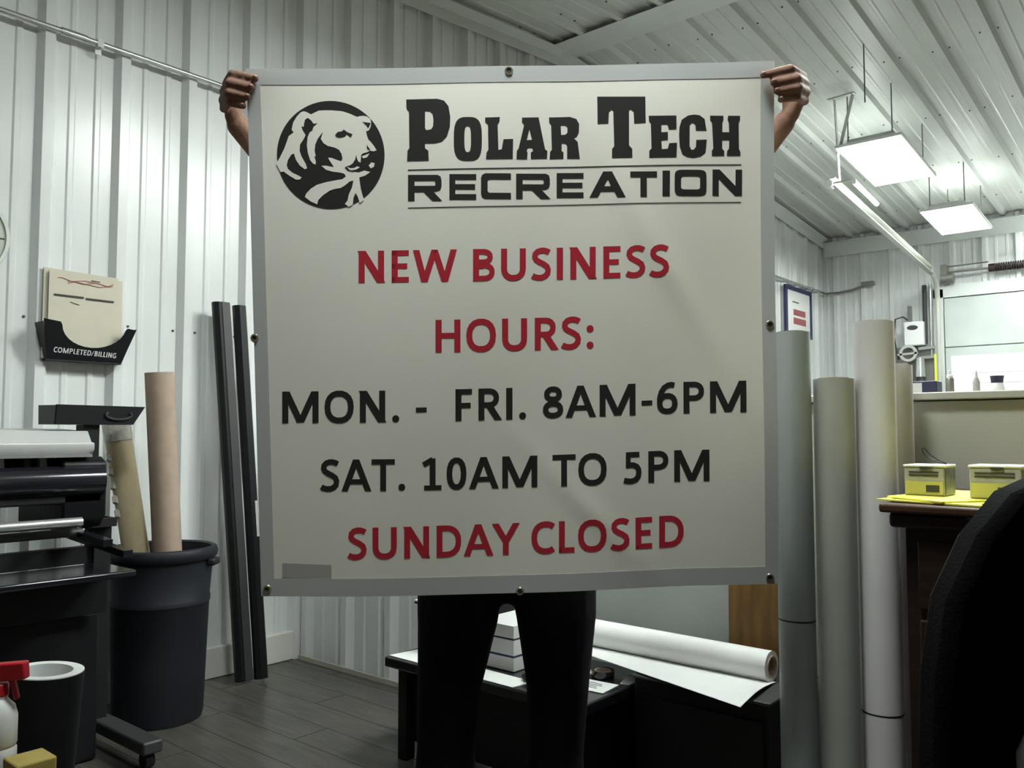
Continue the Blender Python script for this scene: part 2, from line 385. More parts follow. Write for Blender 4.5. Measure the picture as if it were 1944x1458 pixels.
# ------------------------------------------------------------------ ceiling lamps
def lamp(xa, xb, ya, yb, z0, label, up=0, slope=RK, chains=True, power=1.0):
    key = 'lamp_%g' % power
    if key not in M: M[key] = emit('fluorescent_lens', LAMP_COL, LAMP*power)
    cx, cy = (xa+xb)/2, (ya+yb)/2
    def zz(y): return z0 - slope*(y-ya)
    r = empty('ceiling_lamp', (cx, cy, zz(cy)), label, 'ceiling lamp', 'suspended fluorescent ceiling lamps')
    def slab(x0, x1, y0, y1, lo, hi, nm, m):
        mb = MB(); vs = [(x, y, zz(y)+h) for h in (lo, hi) for x, y in ((x0,y0),(x1,y0),(x1,y1),(x0,y1))]
        mb.add(vs, [(0,3,2,1),(4,5,6,7),(0,1,5,4),(1,2,6,5),(2,3,7,6),(3,0,4,7)]); return mb.build(nm, m, r)
    slab(xa+.010, xb-.010, ya+.010, yb-.010, .001, .018, 'lens', key)
    slab(xa+.010, xb-.010, ya+.010, yb-.010, .0185, .023, 'cover_plate', 'lampbody')
    slab(xa+.07, xb-.07, ya+.06, yb-.06, .0235, .070, 'housing', 'lampbody')
    for x0, x1, y0, y1 in ((xa, xb, ya, ya+.010), (xa, xb, yb-.010, yb), (xa, xa+.010, ya+.010, yb-.010), (xb-.010, xb, ya+.010, yb-.010)):
        slab(x0, x1, y0, y1, 0, .020, 'frame_rail', 'lampbody')
    for k in range(up):
        w_ = .05; x0 = xa+.05 + k*((xb-xa-.10-w_)/max(1, up-1)); slab(x0, x0+w_, ya+.28, yb-.14, .071, .080, 'uplight_slot', 'lamp_up')
    if chains:
        for x, y in ((xb-.08, ya+.06), (xa+.08, ya+.06), (xb-.08, yb-.06), (xa+.08, yb-.06)):
            if cz(y)-.02 - zz(y) > .12: MB().cyl((x, y, zz(y)+.060), (x, y, cz(y)-.02), .005, None, 6).build('chain', 'grey_m', r)
    return r
lamp(1.371, 1.845, 6.345, 7.27, 3.237, 'larger glowing fluorescent panel hanging beside the door track, nearer of the pair', up=1, power=1.5)
lamp(1.500, 1.940, 8.07, 8.84, 3.078, 'glowing fluorescent panel hanging nearest the far ribbed wall', up=3, power=1.5)
# further lamps of the same rows, beyond the picture's edges, plus an added fill panel
lamp(2.95, 3.60, 3.45, 4.60, 3.22, 'long fluorescent panel near the ridge, out of view to the right of the banner', slope=0, power=2.4)
lamp(2.22, 2.72, 2.40, 3.00, 3.16, 'fluorescent panel hanging over the partition, out of view above the banner', slope=0, power=3.0)
lamp(3.6, 4.1, 6.4, 7.3, 3.30, 'fluorescent panel beyond the partition, out of view on the right', power=1.2)
lamp(3.3, 3.8, 8.1, 9.0, 3.14, 'fluorescent panel in front of the overhead door, out of view on the right', power=1.2)
lamp(2.50, 2.95, .80, 1.30, 3.24, 'added fill panel over the near part of the room, out of view above', slope=-.0915, chains=False, power=3.3)  # made-up fill lamp, added to brighten the banner front
tl = empty('tube_lamp', (2.45, 9.30, 2.9), 'bare twin tube lamp hanging before the overhead door, past the right edge', 'tube lamp')
for dy in (-.05, .05): MB().cyl((2.27, 9.30+dy, 2.90), (3.30, 9.30+dy, 2.90), .016, None, 12).build('glass_tube', 'tube', tl, smooth=True)
box('batten', (2.25, 9.26, 2.93), (3.32, 9.34, 2.98), 'lampbody', tl)
for x in (2.5, 3.1): MB().cyl((x, 9.30, 2.98), (x, 9.30, cz(9.3)-.03), .004, None, 6).build('chain', 'grey_m', tl)
t2 = empty('tube_lamp', (1.52, 6.55, 2.95), 'short bare fluorescent tube beside the near end of the door track', 'tube lamp')
MB().cyl((1.555,6.20,2.915),(1.49,6.92,2.915),.017,None,12).build('glass_tube', 'lamp', t2, smooth=True)
MB().cyl((1.56,6.165,2.915),(1.555,6.20,2.915),.019,None,12).build('end_cap', 'white', t2)
MB().bar((1.557,6.19,2.93),(1.40,6.21,2.935),.02,.012).build('arm', 'track', t2)
tag(MB().cyl((1.779,5.765,cz(5.765)-.02),(1.779,5.765,3.31),.005,None,6).build('hanging_wire', 'grey_m'), 'thin wire dangling from the ceiling ahead of the nearer glowing panel', 'wire')

# ------------------------------------------------------------------ banner
W_TL, W_TR, W_BL, W_BR = Vector((1.856,1.074,1.941)), Vector((2.789,1.865,1.961)), Vector((1.819,1.161,.719)), Vector((2.745,1.947,.746))
# artwork sheet: corner coordinates of the banner in the units the artwork was measured in
A_TL, A_TR, A_BL, A_BR = (470,135), (1468,119), (497,1131), (1479,1109)
BN = (W_TR-W_TL).cross(W_BL-W_TL).normalized()
if BN.dot(Vector((.647,-.763,0))) < 0: BN = -BN
def ripple(u, v):
    d = .004*math.sin(5.2*u+.6)*(.3+.7*v) + .0035*math.sin(9*u*v+1.3) + .002*math.sin(17*u+4*v)
    s_ = (u-.72)-(v-.25)*.55; d += .0035*math.exp(-(s_/.03)**2)*max(0, 1-abs(v-.4)/.35)
    s_ = (u-.55)-(v-.75)*.9; d += .003*math.exp(-(s_/.03)**2)*max(0, 1-abs(v-.85)/.2)
    # corners pulled in the fists
    for cu in (0, 1): d += .010*math.exp(-(((u-cu)/.07)**2+(v/.06)**2))
    return d
def surf(u, v, h=0.0):
    p_ = W_TL*(1-u)*(1-v)+W_TR*u*(1-v)+W_BL*(1-u)*v+W_BR*u*v
    sag = .006*math.sin(math.pi*u)*(1-v)          # top edge sags between the hands
    low = .008*math.sin(math.pi*min(1, u*1.25))*v  # lower edge bellies down
    return p_ + BN*(ripple(u, v)+h) - Vector((0,0,sag*0+low))
def art(px, py):
    """artwork units -> (u, v) on the banner"""
    u, v = .5, .5
    for _ in range(8):
        ex = A_TL[0]*(1-u)*(1-v)+A_TR[0]*u*(1-v)+A_BL[0]*(1-u)*v+A_BR[0]*u*v-px
        ey = A_TL[1]*(1-u)*(1-v)+A_TR[1]*u*(1-v)+A_BL[1]*(1-u)*v+A_BR[1]*u*v-py
        u -= ex/990; v -= ey/993
    return u, v
def onb(px, py, h=.0016): return surf(*art(px, py), h)
ban = empty('banner', (W_BL+W_BR)/2, 'large square white vinyl banner listing new business hours, held up by its top corners', 'banner')
def patch(u0, u1, v0, v1, h, nu, nv, th=.0008):
    mb = MB(); vs = []
    for s_ in (h, h-th):
        for j in range(nv+1):
            for i in range(nu+1): vs.append(surf(u0+(u1-u0)*i/nu, v0+(v1-v0)*j/nv, s_))
    K = (nu+1)*(nv+1); fs = []
    for j in range(nv):
        for i in range(nu):
            a = j*(nu+1)+i; fs += [(a, a+1, a+nu+2, a+nu+1), (K+a, K+a+nu+1, K+a+nu+2, K+a+1)]
    for i in range(nu): fs += [(i, K+i, K+i+1, i+1), (nv*(nu+1)+i, nv*(nu+1)+i+1, K+nv*(nu+1)+i+1, K+nv*(nu+1)+i)]
    for j in range(nv):
        a = j*(nu+1); fs += [(a, a+nu+1, K+a+nu+1, K+a), (a+nu, K+a+nu, K+a+2*nu+1, a+2*nu+1)]
    return mb.add(vs, fs)
patch(0, 1, 0, 1, 0, 90, 90).build('sheet', 'banner', ban, smooth=True)
for a in ((0,1,0,.030), (0,1,.966,1), (0,.026,.030,.966), (.974,1,.030,.966)):
    patch(*a, .0008, 60 if a[1]-a[0] > .5 else 4, 60 if a[3]-a[2] > .5 else 4, .0005).build('hem', 'hem', ban, smooth=True)
for px, py in ((966,136),(1462,614),(485,640),(508,1117),(987,1117),(1462,1097)):
    c = onb(px, py, .0015); mb = MB().cyl(c-BN*.001, c+BN*.0022, .0105, .0085, 20, inner=.0055); g = mb.build('grommet', 'brass', ban, smooth=True)
    MB().cyl(c-BN*.001, c+BN*.0006, .0058, None, 16).build('hole', 'dkgrey', g)

import bmesh
def print_mesh(name, m, parent, polys, h, label=None):
    """flat ink: polygons in artwork units, cut on a fine grid so that they follow the rippled vinyl"""
    bm = bmesh.new()
    for q in polys:
        loops = [[Vector((x, y, 0)) for x, y in L] for L in q]; flat = [c for L in loops for c in L]
        vs = [bm.verts.new(c) for c in flat]
        if len(q) == 1 and len(q[0]) <= 4: tris = [tuple(range(len(flat)))]
        else: tris = tessellate_polygon(loops)
        for t in tris:
            try: bm.faces.new([vs[i] for i in t])
            except ValueError: pass
    for ax in (0, 1):
        lo = min(v.co[ax] for v in bm.verts); hi = max(v.co[ax] for v in bm.verts); k = math.ceil(lo/15)
        while k*15 < hi:
            co = Vector((0,0,0)); co[ax] = k*15; no = Vector((0,0,0)); no[ax] = 1
            bmesh.ops.bisect_plane(bm, geom=bm.verts[:]+bm.edges[:]+bm.faces[:], plane_co=co, plane_no=no, dist=1e-4); k += 1
    off = LOC[parent.name]
    for v in bm.verts: v.co = onb(v.co.x, v.co.y, h)-off
    me = bpy.data.meshes.new(name); bm.normal_update(); bm.to_mesh(me); bm.free(); me.materials.append(M[m])
    o = bpy.data.objects.new(name, me); COL.objects.link(o); o.parent = parent; LOC[o.name] = Vector(off)
    return tag(o, label)
INK = .0006
print_mesh('grey_patch', 'patch', ban, [[[(537,1067),(630,1068),(630,1096),(537,1094)]]], INK, 'small blank grey rectangle printed in the lower left corner')
# ---- letter shapes: humanist sans capitals (cap height 1)
SW = .19
def sup(cx, cy, rx, ry, a0, a1, n=18, e=2.3):
    out = []
    for i in range(n+1):
        t = R(a0+(a1-a0)*i/n); c, s_ = math.cos(t), math.sin(t)
        out.append((cx+rx*math.copysign(abs(c)**(2/e), c), cy+ry*math.copysign(abs(s_)**(2/e), s_)))
    return out
def ribbon(pts, w_, closed=False):
    n = len(pts); L, Rr = [], []
    for i in range(n):
        a = pts[(i-1) % n if closed else max(0, i-1)]; b = pts[(i+1) % n if closed else min(n-1, i+1)]
        dx, dy = b[0]-a[0], b[1]-a[1]; l = math.hypot(dx, dy) or 1; nx, ny = -dy/l*w_/2, dx/l*w_/2
        L.append((pts[i][0]+nx, pts[i][1]+ny)); Rr.append((pts[i][0]-nx, pts[i][1]-ny))
    m = n if closed else n-1
    return [[L[i], L[(i+1) % n], Rr[(i+1) % n], Rr[i]] for i in range(m)]
def clipy(poly, y, keep_above):
    out = []
    for a, b in zip(poly, poly[1:]+poly[:1]):
        ia = (a[1] >= y) == keep_above or a[1] == y; ib = (b[1] >= y) == keep_above or b[1] == y
        if ia: out.append(a)
        if ia != ib:
            t = (y-a[1])/(b[1]-a[1]); out.append((a[0]+t*(b[0]-a[0]), y))
    return out
def line(x0, y0, x1, y1, w_=None, ext=True):
    w_ = w_ or SW; dx, dy = x1-x0, y1-y0; l = math.hypot(dx, dy)
    if ext and abs(dx) > 1e-6 and abs(dy) > 1e-6:
        yl, yh = min(y0, y1), max(y0, y1); e = .25; x0 -= dx/l*e; y0 -= dy/l*e; x1 += dx/l*e; y1 += dy/l*e
        p_ = ribbon([(x0,y0),(x1,y1)], w_)[0]
        return [clipy(clipy(p_, yh, False), yl, True)]
    return ribbon([(x0,y0),(x1,y1)], w_)
def rect(x0, y0, x1, y1): return [[(x0,y0),(x1,y0),(x1,y1),(x0,y1)]]
h = SW/2; HW = .165
def G(ch):
    if ch == 'N': W = .80; return rect(0,0,SW,1)+rect(W-SW,0,W,1)+line(.09,1,W-.09,0,.22), 1.04, .12
    if ch == 'E': return rect(0,0,SW,1)+rect(0,0,.54,HW)+rect(0,.425,.49,.425+HW)+rect(0,1-HW,.54,1), .77, .12
    if ch == 'F': return rect(0,0,SW,1)+rect(0,.40,.48,.40+HW)+rect(0,1-HW,.52,1), .724, .12
    if ch == 'L': return rect(0,0,SW,1)+rect(0,0,.50,HW), .667, .12
    if ch == 'I': return rect(0,0,.20,1), .42, .11
    if ch == 'H': W = .77; return rect(0,0,SW,1)+rect(W-SW,0,W,1)+rect(0,.43,W,.43+HW), .994, .112
    if ch == 'T': return rect(.28,0,.28+SW,1)+rect(0,1-HW,.75,1), .78, .015
    if ch == 'W': return line(.10,1,.36,0)+line(.36,0,.68,1)+line(.68,1,1.0,0)+line(1.0,0,1.28,1), 1.43, .02
    if ch == 'M': W = 1.14; return rect(0,0,SW,1)+rect(W-SW,0,W,1)+line(.12,1,W/2,.02,.20)+line(W/2,.02,W-.12,1,.20), 1.38, .12
    if ch == 'A': return line(.09,0,.46,1)+line(.46,1,.85,0)+rect(.22,.22,.72,.22+HW*.95), .955, .01
    if ch == 'Y': return line(.42,.42,.08,1)+line(.42,.42,.76,1)+rect(.42-h,0,.42+h,.46), .82, -.01
    if ch == '/': return line(.05,0,.5,1,.13), .60, .0
    if ch == 'U': return rect(0,.38,SW,1)+rect(.78-SW,.38,.78,1)+ribbon(sup(.39,.39,.39-h,.39-HW/2,180,360),SW*.97), 1.013, .115
    if ch == 'O': return ribbon(sup(.465,.5,.465-h,.5-HW/2+.01,0,360)[:-1],SW*.97,True), 1.066, .065
    if ch == '0': return ribbon(sup(.325,.5,.325-h,.5-HW/2+.01,0,360)[:-1],SW*.95,True), .80, .07
    if ch == 'C': return ribbon(sup(.47,.5,.47-h,.5-HW/2+.01,52,308),SW*.97), .834, .06
    if ch == 'G': return ribbon(sup(.47,.5,.47-h,.5-HW/2+.01,52,330),SW*.97)+rect(.62,.12,.80,.52)+rect(.46,.38,.80,.52), 1.0, .06
    if ch == 'D': return rect(0,0,SW,1)+ribbon([(0,1-HW/2),(.25,1-HW/2)]+sup(.30,.5,.50-h,.5-HW/2,90,-90)+[(.25,HW/2),(0,HW/2)],SW*.93), .994, .12
    if ch in 'PR':
        bowl = ribbon([(0,1-HW/2),(.28,1-HW/2)]+sup(.32,.70,.34-h,.30-HW/2,90,-90)+[(.28,.40+HW/2),(0,.40+HW/2)],SW*.9)
        if ch == 'P': return rect(0,0,SW,1)+bowl, .84, .12
        return rect(0,0,SW,1)+bowl+line(.34,.46,.63,0,.20), .888, .12
    if ch == 'B': return rect(0,0,SW,1)+ribbon([(0,1-HW/2),(.28,1-HW/2)]+sup(.31,.755,.32-h,.245-HW/2,90,-90)+[(.28,.51+HW/2),(0,.51+HW/2)],SW*.87)+ribbon([(0,.55-HW/2),(.30,.55-HW/2)]+sup(.33,.285,.36-h,.285-HW/2,90,-90)+[(.30,HW/2),(0,HW/2)],SW*.87), .885, .12
    if ch == 'S': return ribbon([(.56,.86),(.50,.895),(.40,.925),(.30,.925),(.19,.89),(.115,.81),(.105,.72),(.15,.63),(.24,.57),(.38,.50),(.49,.42),(.525,.32),(.51,.21),(.43,.12),(.32,.075),(.20,.075),(.09,.105),(.03,.14)],SW*.93), .746, .06
    if ch == '5': return rect(.10,.835,.53,1)+rect(.09,.50,.09+.155,1)+ribbon([(.10,.57),(.22,.59),(.34,.585),(.44,.54),(.50,.45),(.51,.34),(.49,.22),(.41,.12),(.29,.075),(.16,.08),(.03,.11)],SW*.93), .80, .10
    if ch == '6': return ribbon(sup(.335,.33,.335-h,.33-HW/2,0,360)[:-1],SW*.93,True)+ribbon([(.095,.33),(.10,.52),(.15,.70),(.24,.84),(.37,.915),(.47,.925),(.56,.90)],SW*.93), .80, .07
    if ch == '8': return ribbon(sup(.33,.27,.33-h,.27-HW/2,0,360)[:-1],SW*.93,True)+ribbon(sup(.33,.755,.29-h,.245-HW/2,0,360)[:-1],SW*.93,True), .80, .07
    if ch == '1': return rect(.22,0,.22+SW,1)+rect(.04,0,.60,HW*.9)+line(.02,.80,.32,.97,.17,False), .80, .11
    if ch == '.': return ribbon(sup(.11,.11,.055,.055,0,360,12)[:-1],.11,True), .42, .10
    if ch == ':': return ribbon(sup(.11,.11,.055,.055,0,360,12)[:-1],.11,True)+ribbon(sup(.11,.62,.055,.055,0,360,12)[:-1],.11,True), .435, .10
    if ch == '-': return rect(0,.30,.34,.30+.15), .483, .07
    return [], .356, 0
def typeset(text, words=False):
    x = 0; out = []; wd = 0
    for ch in text:
        ps, adv, lb = G(ch)
        if ch == ' ': wd += 1
        for p_ in ps:
            if len(p_) > 2: out.append((wd, [(x+lb+a, b) for a, b in p_]))
        x += adv
    lo = min(a for k, p_ in out for a, b in p_); hi = max(a for k, p_ in out for a, b in p_)
    out = [(k, [((a-lo)/(hi-lo), b) for a, b in p_]) for k, p_ in out]
    return out if words else [p_ for k, p_ in out]
def banner_line(text, xl, xr, yl_base, yr_base, cap, m, colour):
    parts = {}
    for k, p_ in typeset(text, True):
        parts.setdefault(k, []).append([[(xl+(xr-xl)*t_, yl_base+(yr_base-yl_base)*t_-cap*b) for t_, b in p_]])
    for k, q in parts.items(): print_mesh('lettering', m, ban, q, INK, colour+' lettering reading '+text.split(' ')[k])
banner_line('NEW BUSINESS', 679, 1270, 533.5, 522.5, 60, 'ink_r', 'red')
banner_line('HOURS:', 827, 1127, 663.5, 657.5, 61, 'ink_r', 'red')
banner_line('MON. -  FRI. 8AM-6PM', 537, 1417, 800.5, 780.5, 60, 'ink_k', 'black')
banner_line('SAT. 10AM TO 5PM', 608, 1347, 928.5, 912, 60, 'ink_k', 'black')
banner_line('SUNDAY CLOSED', 660, 1298, 1057, 1037.5, 60, 'ink_r', 'red')

# ---- heavy slab lettering and wide lettering of the heading (own artwork scale)
def hd(x, y): return (760+x/2.859, 170+y/2.859)
def heading(polys, label, name='lettering'):
    return print_mesh(name, 'ink_k', ban, [[[hd(*c) for c in k] for k in q] for q in polys], INK, label)
def rr(cx, cy, rx, ry, e=3.2, n=40): return sup(cx, cy, rx, ry, 0, 360, n, e)[:-1]
P_ = [[(33,55),(200,52),(238,62),(262,92),(272,150),(269,205),(252,255),(226,281),(190,290),(135,290),(135,316),(153,330),(155,383),(38,385),(40,330),(50,315),(48,120),(35,105)],
      [(135,118),(162,119),(177,132),(181,165),(178,200),(168,215),(143,220),(135,210)]]
O_ = [rr(367,267,76,117), rr(366,268,18,70,3.0,24)]
L_ = [[(460,153),(540,150),(538,175),(528,190),(532,325),(550,322),(560,268),(612,266),(610,372),(465,374),(468,340),(478,325),(476,190),(462,178)]]
A_ = [[(660,152),(750,150),(785,320),(798,330),(795,370),(708,372),(708,338),(720,330),(716,312),(690,313),(685,330),(690,338),(688,374),(630,374),(632,330),(642,315),(672,190),(660,178)], [(700,212),(715,270),(685,272)]]
R_ = [[(806,150),(920,147),(955,158),(970,185),(968,230),(958,250),(940,260),(962,280),(968,325),(974,370),(905,370),(905,300),(895,288),(875,288),(875,330),(885,335),(885,370),(810,372),(812,335),(822,322),(818,190),(808,178)], [(870,192),(897,192),(907,204),(906,232),(895,242),(872,243)]]
T_ = [[(1068,38),(1328,40),(1330,180),(1268,183),(1265,120),(1250,108),(1240,112),(1240,300),(1258,320),(1258,366),(1148,368),(1148,320),(1160,305),(1155,115),(1145,108),(1132,120),(1128,182),(1070,184)]]
E_ = [[(1346,143),(1496,142),(1497,215),(1455,216),(1448,190),(1415,190),(1415,232),(1450,230),(1450,272),(1415,275),(1418,322),(1450,320),(1458,290),(1500,288),(1497,365),(1350,367),(1350,330),(1362,318),(1358,185),(1348,172)]]
C_ = [[(1560,142),(1590,137),(1622,140),(1650,160),(1660,222),(1602,222),(1600,195),(1590,182),(1578,182),(1568,195),(1568,305),(1578,325),(1590,325),(1603,310),(1605,272),(1662,270),(1655,340),(1628,360),(1590,368),(1560,364),(1530,350),(1515,310),(1511,250),(1513,205),(1525,165)]]
H_ = [[(1680,142),(1752,142),(1752,165),(1746,180),(1746,230),(1784,230),(1782,180),(1775,165),(1778,142),(1843,142),(1842,165),(1835,180),(1838,320),(1846,335),(1846,356),(1772,356),(1774,330),(1784,318),(1784,272),(1746,272),(1746,318),(1758,330),(1757,356),(1690,358),(1690,330),(1698,318),(1690,180),(1680,168)]]
heading([P_, O_, L_, A_, R_], 'heavy black slab lettering reading POLAR'); heading([T_, E_, C_, H_], 'heavy black slab lettering reading TECH')
def bx(x0, x1, yt, yb, pts): return [(x0+(x1-x0)*a, yt+(yb-yt)*b) for a, b in pts]
def wR(x0,x1,yt,yb): return [bx(x0,x1,yt,yb,[(0,0),(.86,0),(.95,.06),(.98,.2),(.98,.45),(.94,.58),(.85,.63),(.74,.64),(1.0,1),(.72,1),(.46,.66),(.19,.66),(.19,1),(0,1)]), bx(x0,x1,yt,yb,[(.19,.23),(.78,.23),(.80,.28),(.80,.38),(.78,.42),(.19,.42)])]
def wE(x0,x1,yt,yb): return [bx(x0,x1,yt,yb,[(0,0),(1,0),(1,.22),(.22,.22),(.22,.39),(.96,.39),(.96,.60),(.22,.60),(.22,.78),(1,.78),(1,1),(0,1)])]
def wC(x0,x1,yt,yb): return [bx(x0,x1,yt,yb,[(.14,0),(1,0),(1,.24),(.27,.24),(.22,.30),(.22,.70),(.27,.76),(1,.76),(1,1),(.14,1),(.04,.94),(0,.82),(0,.18),(.04,.06)])]
def wA(x0,x1,yt,yb): return [bx(x0,x1,yt,yb,[(.38,0),(.62,0),(1,1),(.77,1),(.69,.78),(.31,.78),(.23,1),(0,1)]), bx(x0,x1,yt,yb,[(.49,.33),(.52,.33),(.60,.57),(.40,.57)])]
def wT(x0,x1,yt,yb): return [bx(x0,x1,yt,yb,[(0,0),(1,0),(1,.23),(.62,.23),(.62,1),(.38,1),(.38,.23),(0,.23)])]
def wO(x0,x1,yt,yb): return [rr((x0+x1)/2,(yt+yb)/2,(x1-x0)/2,(yb-yt)/2,6), rr((x0+x1)/2,(yt+yb)/2,(x1-x0)/2*.60,(yb-yt)/2*.50,7)]
def wN(x0,x1,yt,yb): return [bx(x0,x1,yt,yb,[(0,0),(.24,0),(.78,.62),(.78,0),(1,0),(1,1),(.77,1),(.21,.36),(.21,1),(0,1)])]
heading([wR(43,228,459,599), wE(267,412,455,592), wC(438,600,450,587), wR(628,815,451,586), wE(848,994,447,580), wA(1026,1222,440,579),
         wT(1247,1392,441,578), [bx(1422,1462,437,574,[(0,0),(1,0),(1,1),(0,1)])], wO(1488,1662,432,573), wN(1695,1856,430,571)], 'wide square black lettering reading RECREATION')
for ya, yb, t_ in ((430,401,6), (634,603,5)):
    K = 24; q = []
    def yy(f): return ya+(yb-ya)*f-2.5*math.sin(math.pi*f)
    for k in range(K):
        f0, f1 = k/K, (k+1)/K; xa_, xb_ = 42+1810*f0, 42+1810*f1
        q.append([[hd(xa_, yy(f0)), hd(xb_, yy(f1)), hd(xb_, yy(f1)+t_), hd(xa_, yy(f0)+t_)]])
    print_mesh('rule', 'ink_k', ban, q, INK, 'thin black rule under the heading lettering')
# ---- round bear emblem
def em(x, y): return (500+x/5.831, 170+y/5.831)
disc = sup(752, 722, 592, 590, 0, 360, 72, 2)[:-1]
emb = print_mesh('bear_emblem', 'ink_k', ban, [[[em(*c) for c in disc]]], INK, 'round black emblem with a white bear looking right')
bear = [(455,248),(490,258),(535,282),(575,262),(620,240),(690,236),(760,236),(880,245),(960,270),(1040,305),(1070,296),(1110,292),(1150,300),(1185,325),(1196,360),(1192,410),(1172,450),(1140,462),(1150,510),(1165,550),(1195,580),(1230,625),(1256,668),(1220,680),(1185,672),(1150,690),(1105,702),(1085,722),(1080,802),(1056,792),(1042,765),(1030,720),(1020,770),(990,815),(960,835),(930,842),(905,860),(935,885),(1000,905),(1060,912),(1120,890),(1187,905),(1130,945),(1065,965),(1070,1010),(1080,1080),(1100,1160),(1118,1205),(1095,1228),(1070,1246),(1050,1180),(1025,1135),(1000,1190),(995,1262),(950,1288),(905,1256),(935,1220),(950,1150),(985,1075),(1000,1000),(960,1010),(905,1055),(860,1082),(800,1092),(740,1112),(665,1165),(615,1215),(602,1264),(530,1232),(468,1185),(480,1150),(530,1095),(600,1050),(700,1020),(800,1000),(880,985),(918,955),(900,925),(850,914),(770,905),(700,885),(648,842),(700,840),(785,856),(770,830),(742,790),(722,752),(760,754),(830,780),(868,790),(880,760),(870,710),(842,665),(795,642),(720,625),(672,595),(642,548),(668,470),(610,545),(582,610),(575,680),(587,738),(572,740),(586,790),(588,828),(560,822),(525,780),(500,700),(490,620),(498,530),(520,480),(550,460),(562,420),(608,378),(562,384),(540,350),(500,320),(470,340),(460,380),(455,420),(430,410),(440,450),(476,510),(450,560),(415,610),(410,680),(430,740),(478,825),(492,870),(468,882),(412,842),(370,780),(348,712),(320,722),(282,780),(268,840),(282,880),(330,920),(390,948),(432,970),(412,994),(370,996),(300,955),(232,908),(200,915),(150,820),(190,760),(240,660),(270,580),(290,520),(345,480),(322,450),(340,370),(380,305),(420,262)]
extra = ([(1090,735),(1178,702),(1150,745),(1110,757)], [(1168,835),(1198,800),(1235,808),(1226,848),(1192,866)], [(928,848),(965,866),(1010,862),(1042,843),(1072,855),(1030,880),(980,888),(945,878)])
print_mesh('bear_figure', 'banner', emb, [[[em(*c) for c in bear]]], INK*2)
for nm, q in zip(('bear_tooth', 'bear_tongue', 'bear_jaw'), extra): print_mesh(nm, 'banner', emb, [[[em(*c) for c in q]]], INK*2)
for nm, q in (('bear_eye', [(800,505),(828,472),(878,462),(895,444),(930,470),(992,495),(975,527),(930,496),(900,522),(850,533),(812,523)]), ('bear_ear', [(1100,358),(1150,366),(1191,370),(1165,428),(1140,390)]), ('bear_nostril', [(1148,608),(1190,668),(1168,662),(1150,640)]), ('bear_lip', [(905,858),(930,850),(960,888),(1020,890),(1000,905),(945,895)])):
    print_mesh(nm, 'ink_k', emb, [[[em(*c) for c in q]]], INK*3)

# ------------------------------------------------------------------ person behind the banner
PO = Vector((2.15, 1.675, 0)); PR = Vector((.7627, .6467, 0)); PNv = Vector((.6467, -.7627, 0))
def pl(l, n, z): return PO + PR*l + PNv*n + Vector((0, 0, z))
per = empty('person', PO, 'person hidden behind the banner, black trousers, fists gripping its top corners', 'person')
def organic(name, mb, m, voxel, it, parent=per, thick=0):
    o = mb.build(name, m, parent); o.modifiers.new('r', 'REMESH').voxel_size = voxel
    s_ = o.modifiers.new('s', 'SMOOTH'); s_.factor = .5; s_.iterations = it
    dg = bpy.context.evaluated_depsgraph_get(); me = bpy.data.meshes.new_from_object(o.evaluated_get(dg))
    o.modifiers.clear(); old = o.data; o.data = me; bpy.data.meshes.remove(old); me.name = name
    for q in me.polygons: q.use_smooth = True
    return o
bm_ = MB()
def chain(mb, pts):
    for (a, ra), (b, rb) in zip(pts, pts[1:]): mb.cap(pl(*a), pl(*b), ra, rb)
# torso, neck, head
chain(bm_, [((-.01,0,.84),.135),((-.01,0,1.05),.125),((-.01,0,1.25),.14),((-.01,-.01,1.36),.11)])
chain(bm_, [((-.08,0,1.28),.10),((-.19,0,1.39),.062)]); chain(bm_, [((.06,0,1.28),.10),((.17,0,1.39),.062)])
chain(bm_, [((-.01,-.02,1.40),.06),((-.01,.0,1.52),.054)])
bm_.sphere(pl(-.01,.01,1.64), .092, 12, (1.0,1.0,1.22)); bm_.sphere(pl(-.01,.045,1.57), .058, 10)
chain(bm_, [((-.01,.095,1.645),.009),((-.01,.118,1.615),.014)])
for s_ in (-1, 1): bm_.sphere(pl(-.01+s_*.094,0,1.63), .024, 8, (.7,.7,1.3)); bm_.sphere(pl(-.01+s_*.034,.088,1.668), .014, 8, (1.4,1.4,.6))
chain(bm_, [((-.035,.094,1.575),.009),((.015,.094,1.575),.009)])
# legs (skin, covered by trousers)
for l in (-.135, .095):
    l = -.158 if l < 0 else .112
    chain(bm_, [((l*.8,0,.80),.085),((l,.01,.48),.058),((l,-.01,.27),.05),((l,0,.08),.042)]); chain(bm_, [((l,-.02,.05),.038),((l,.14,.04),.034)])
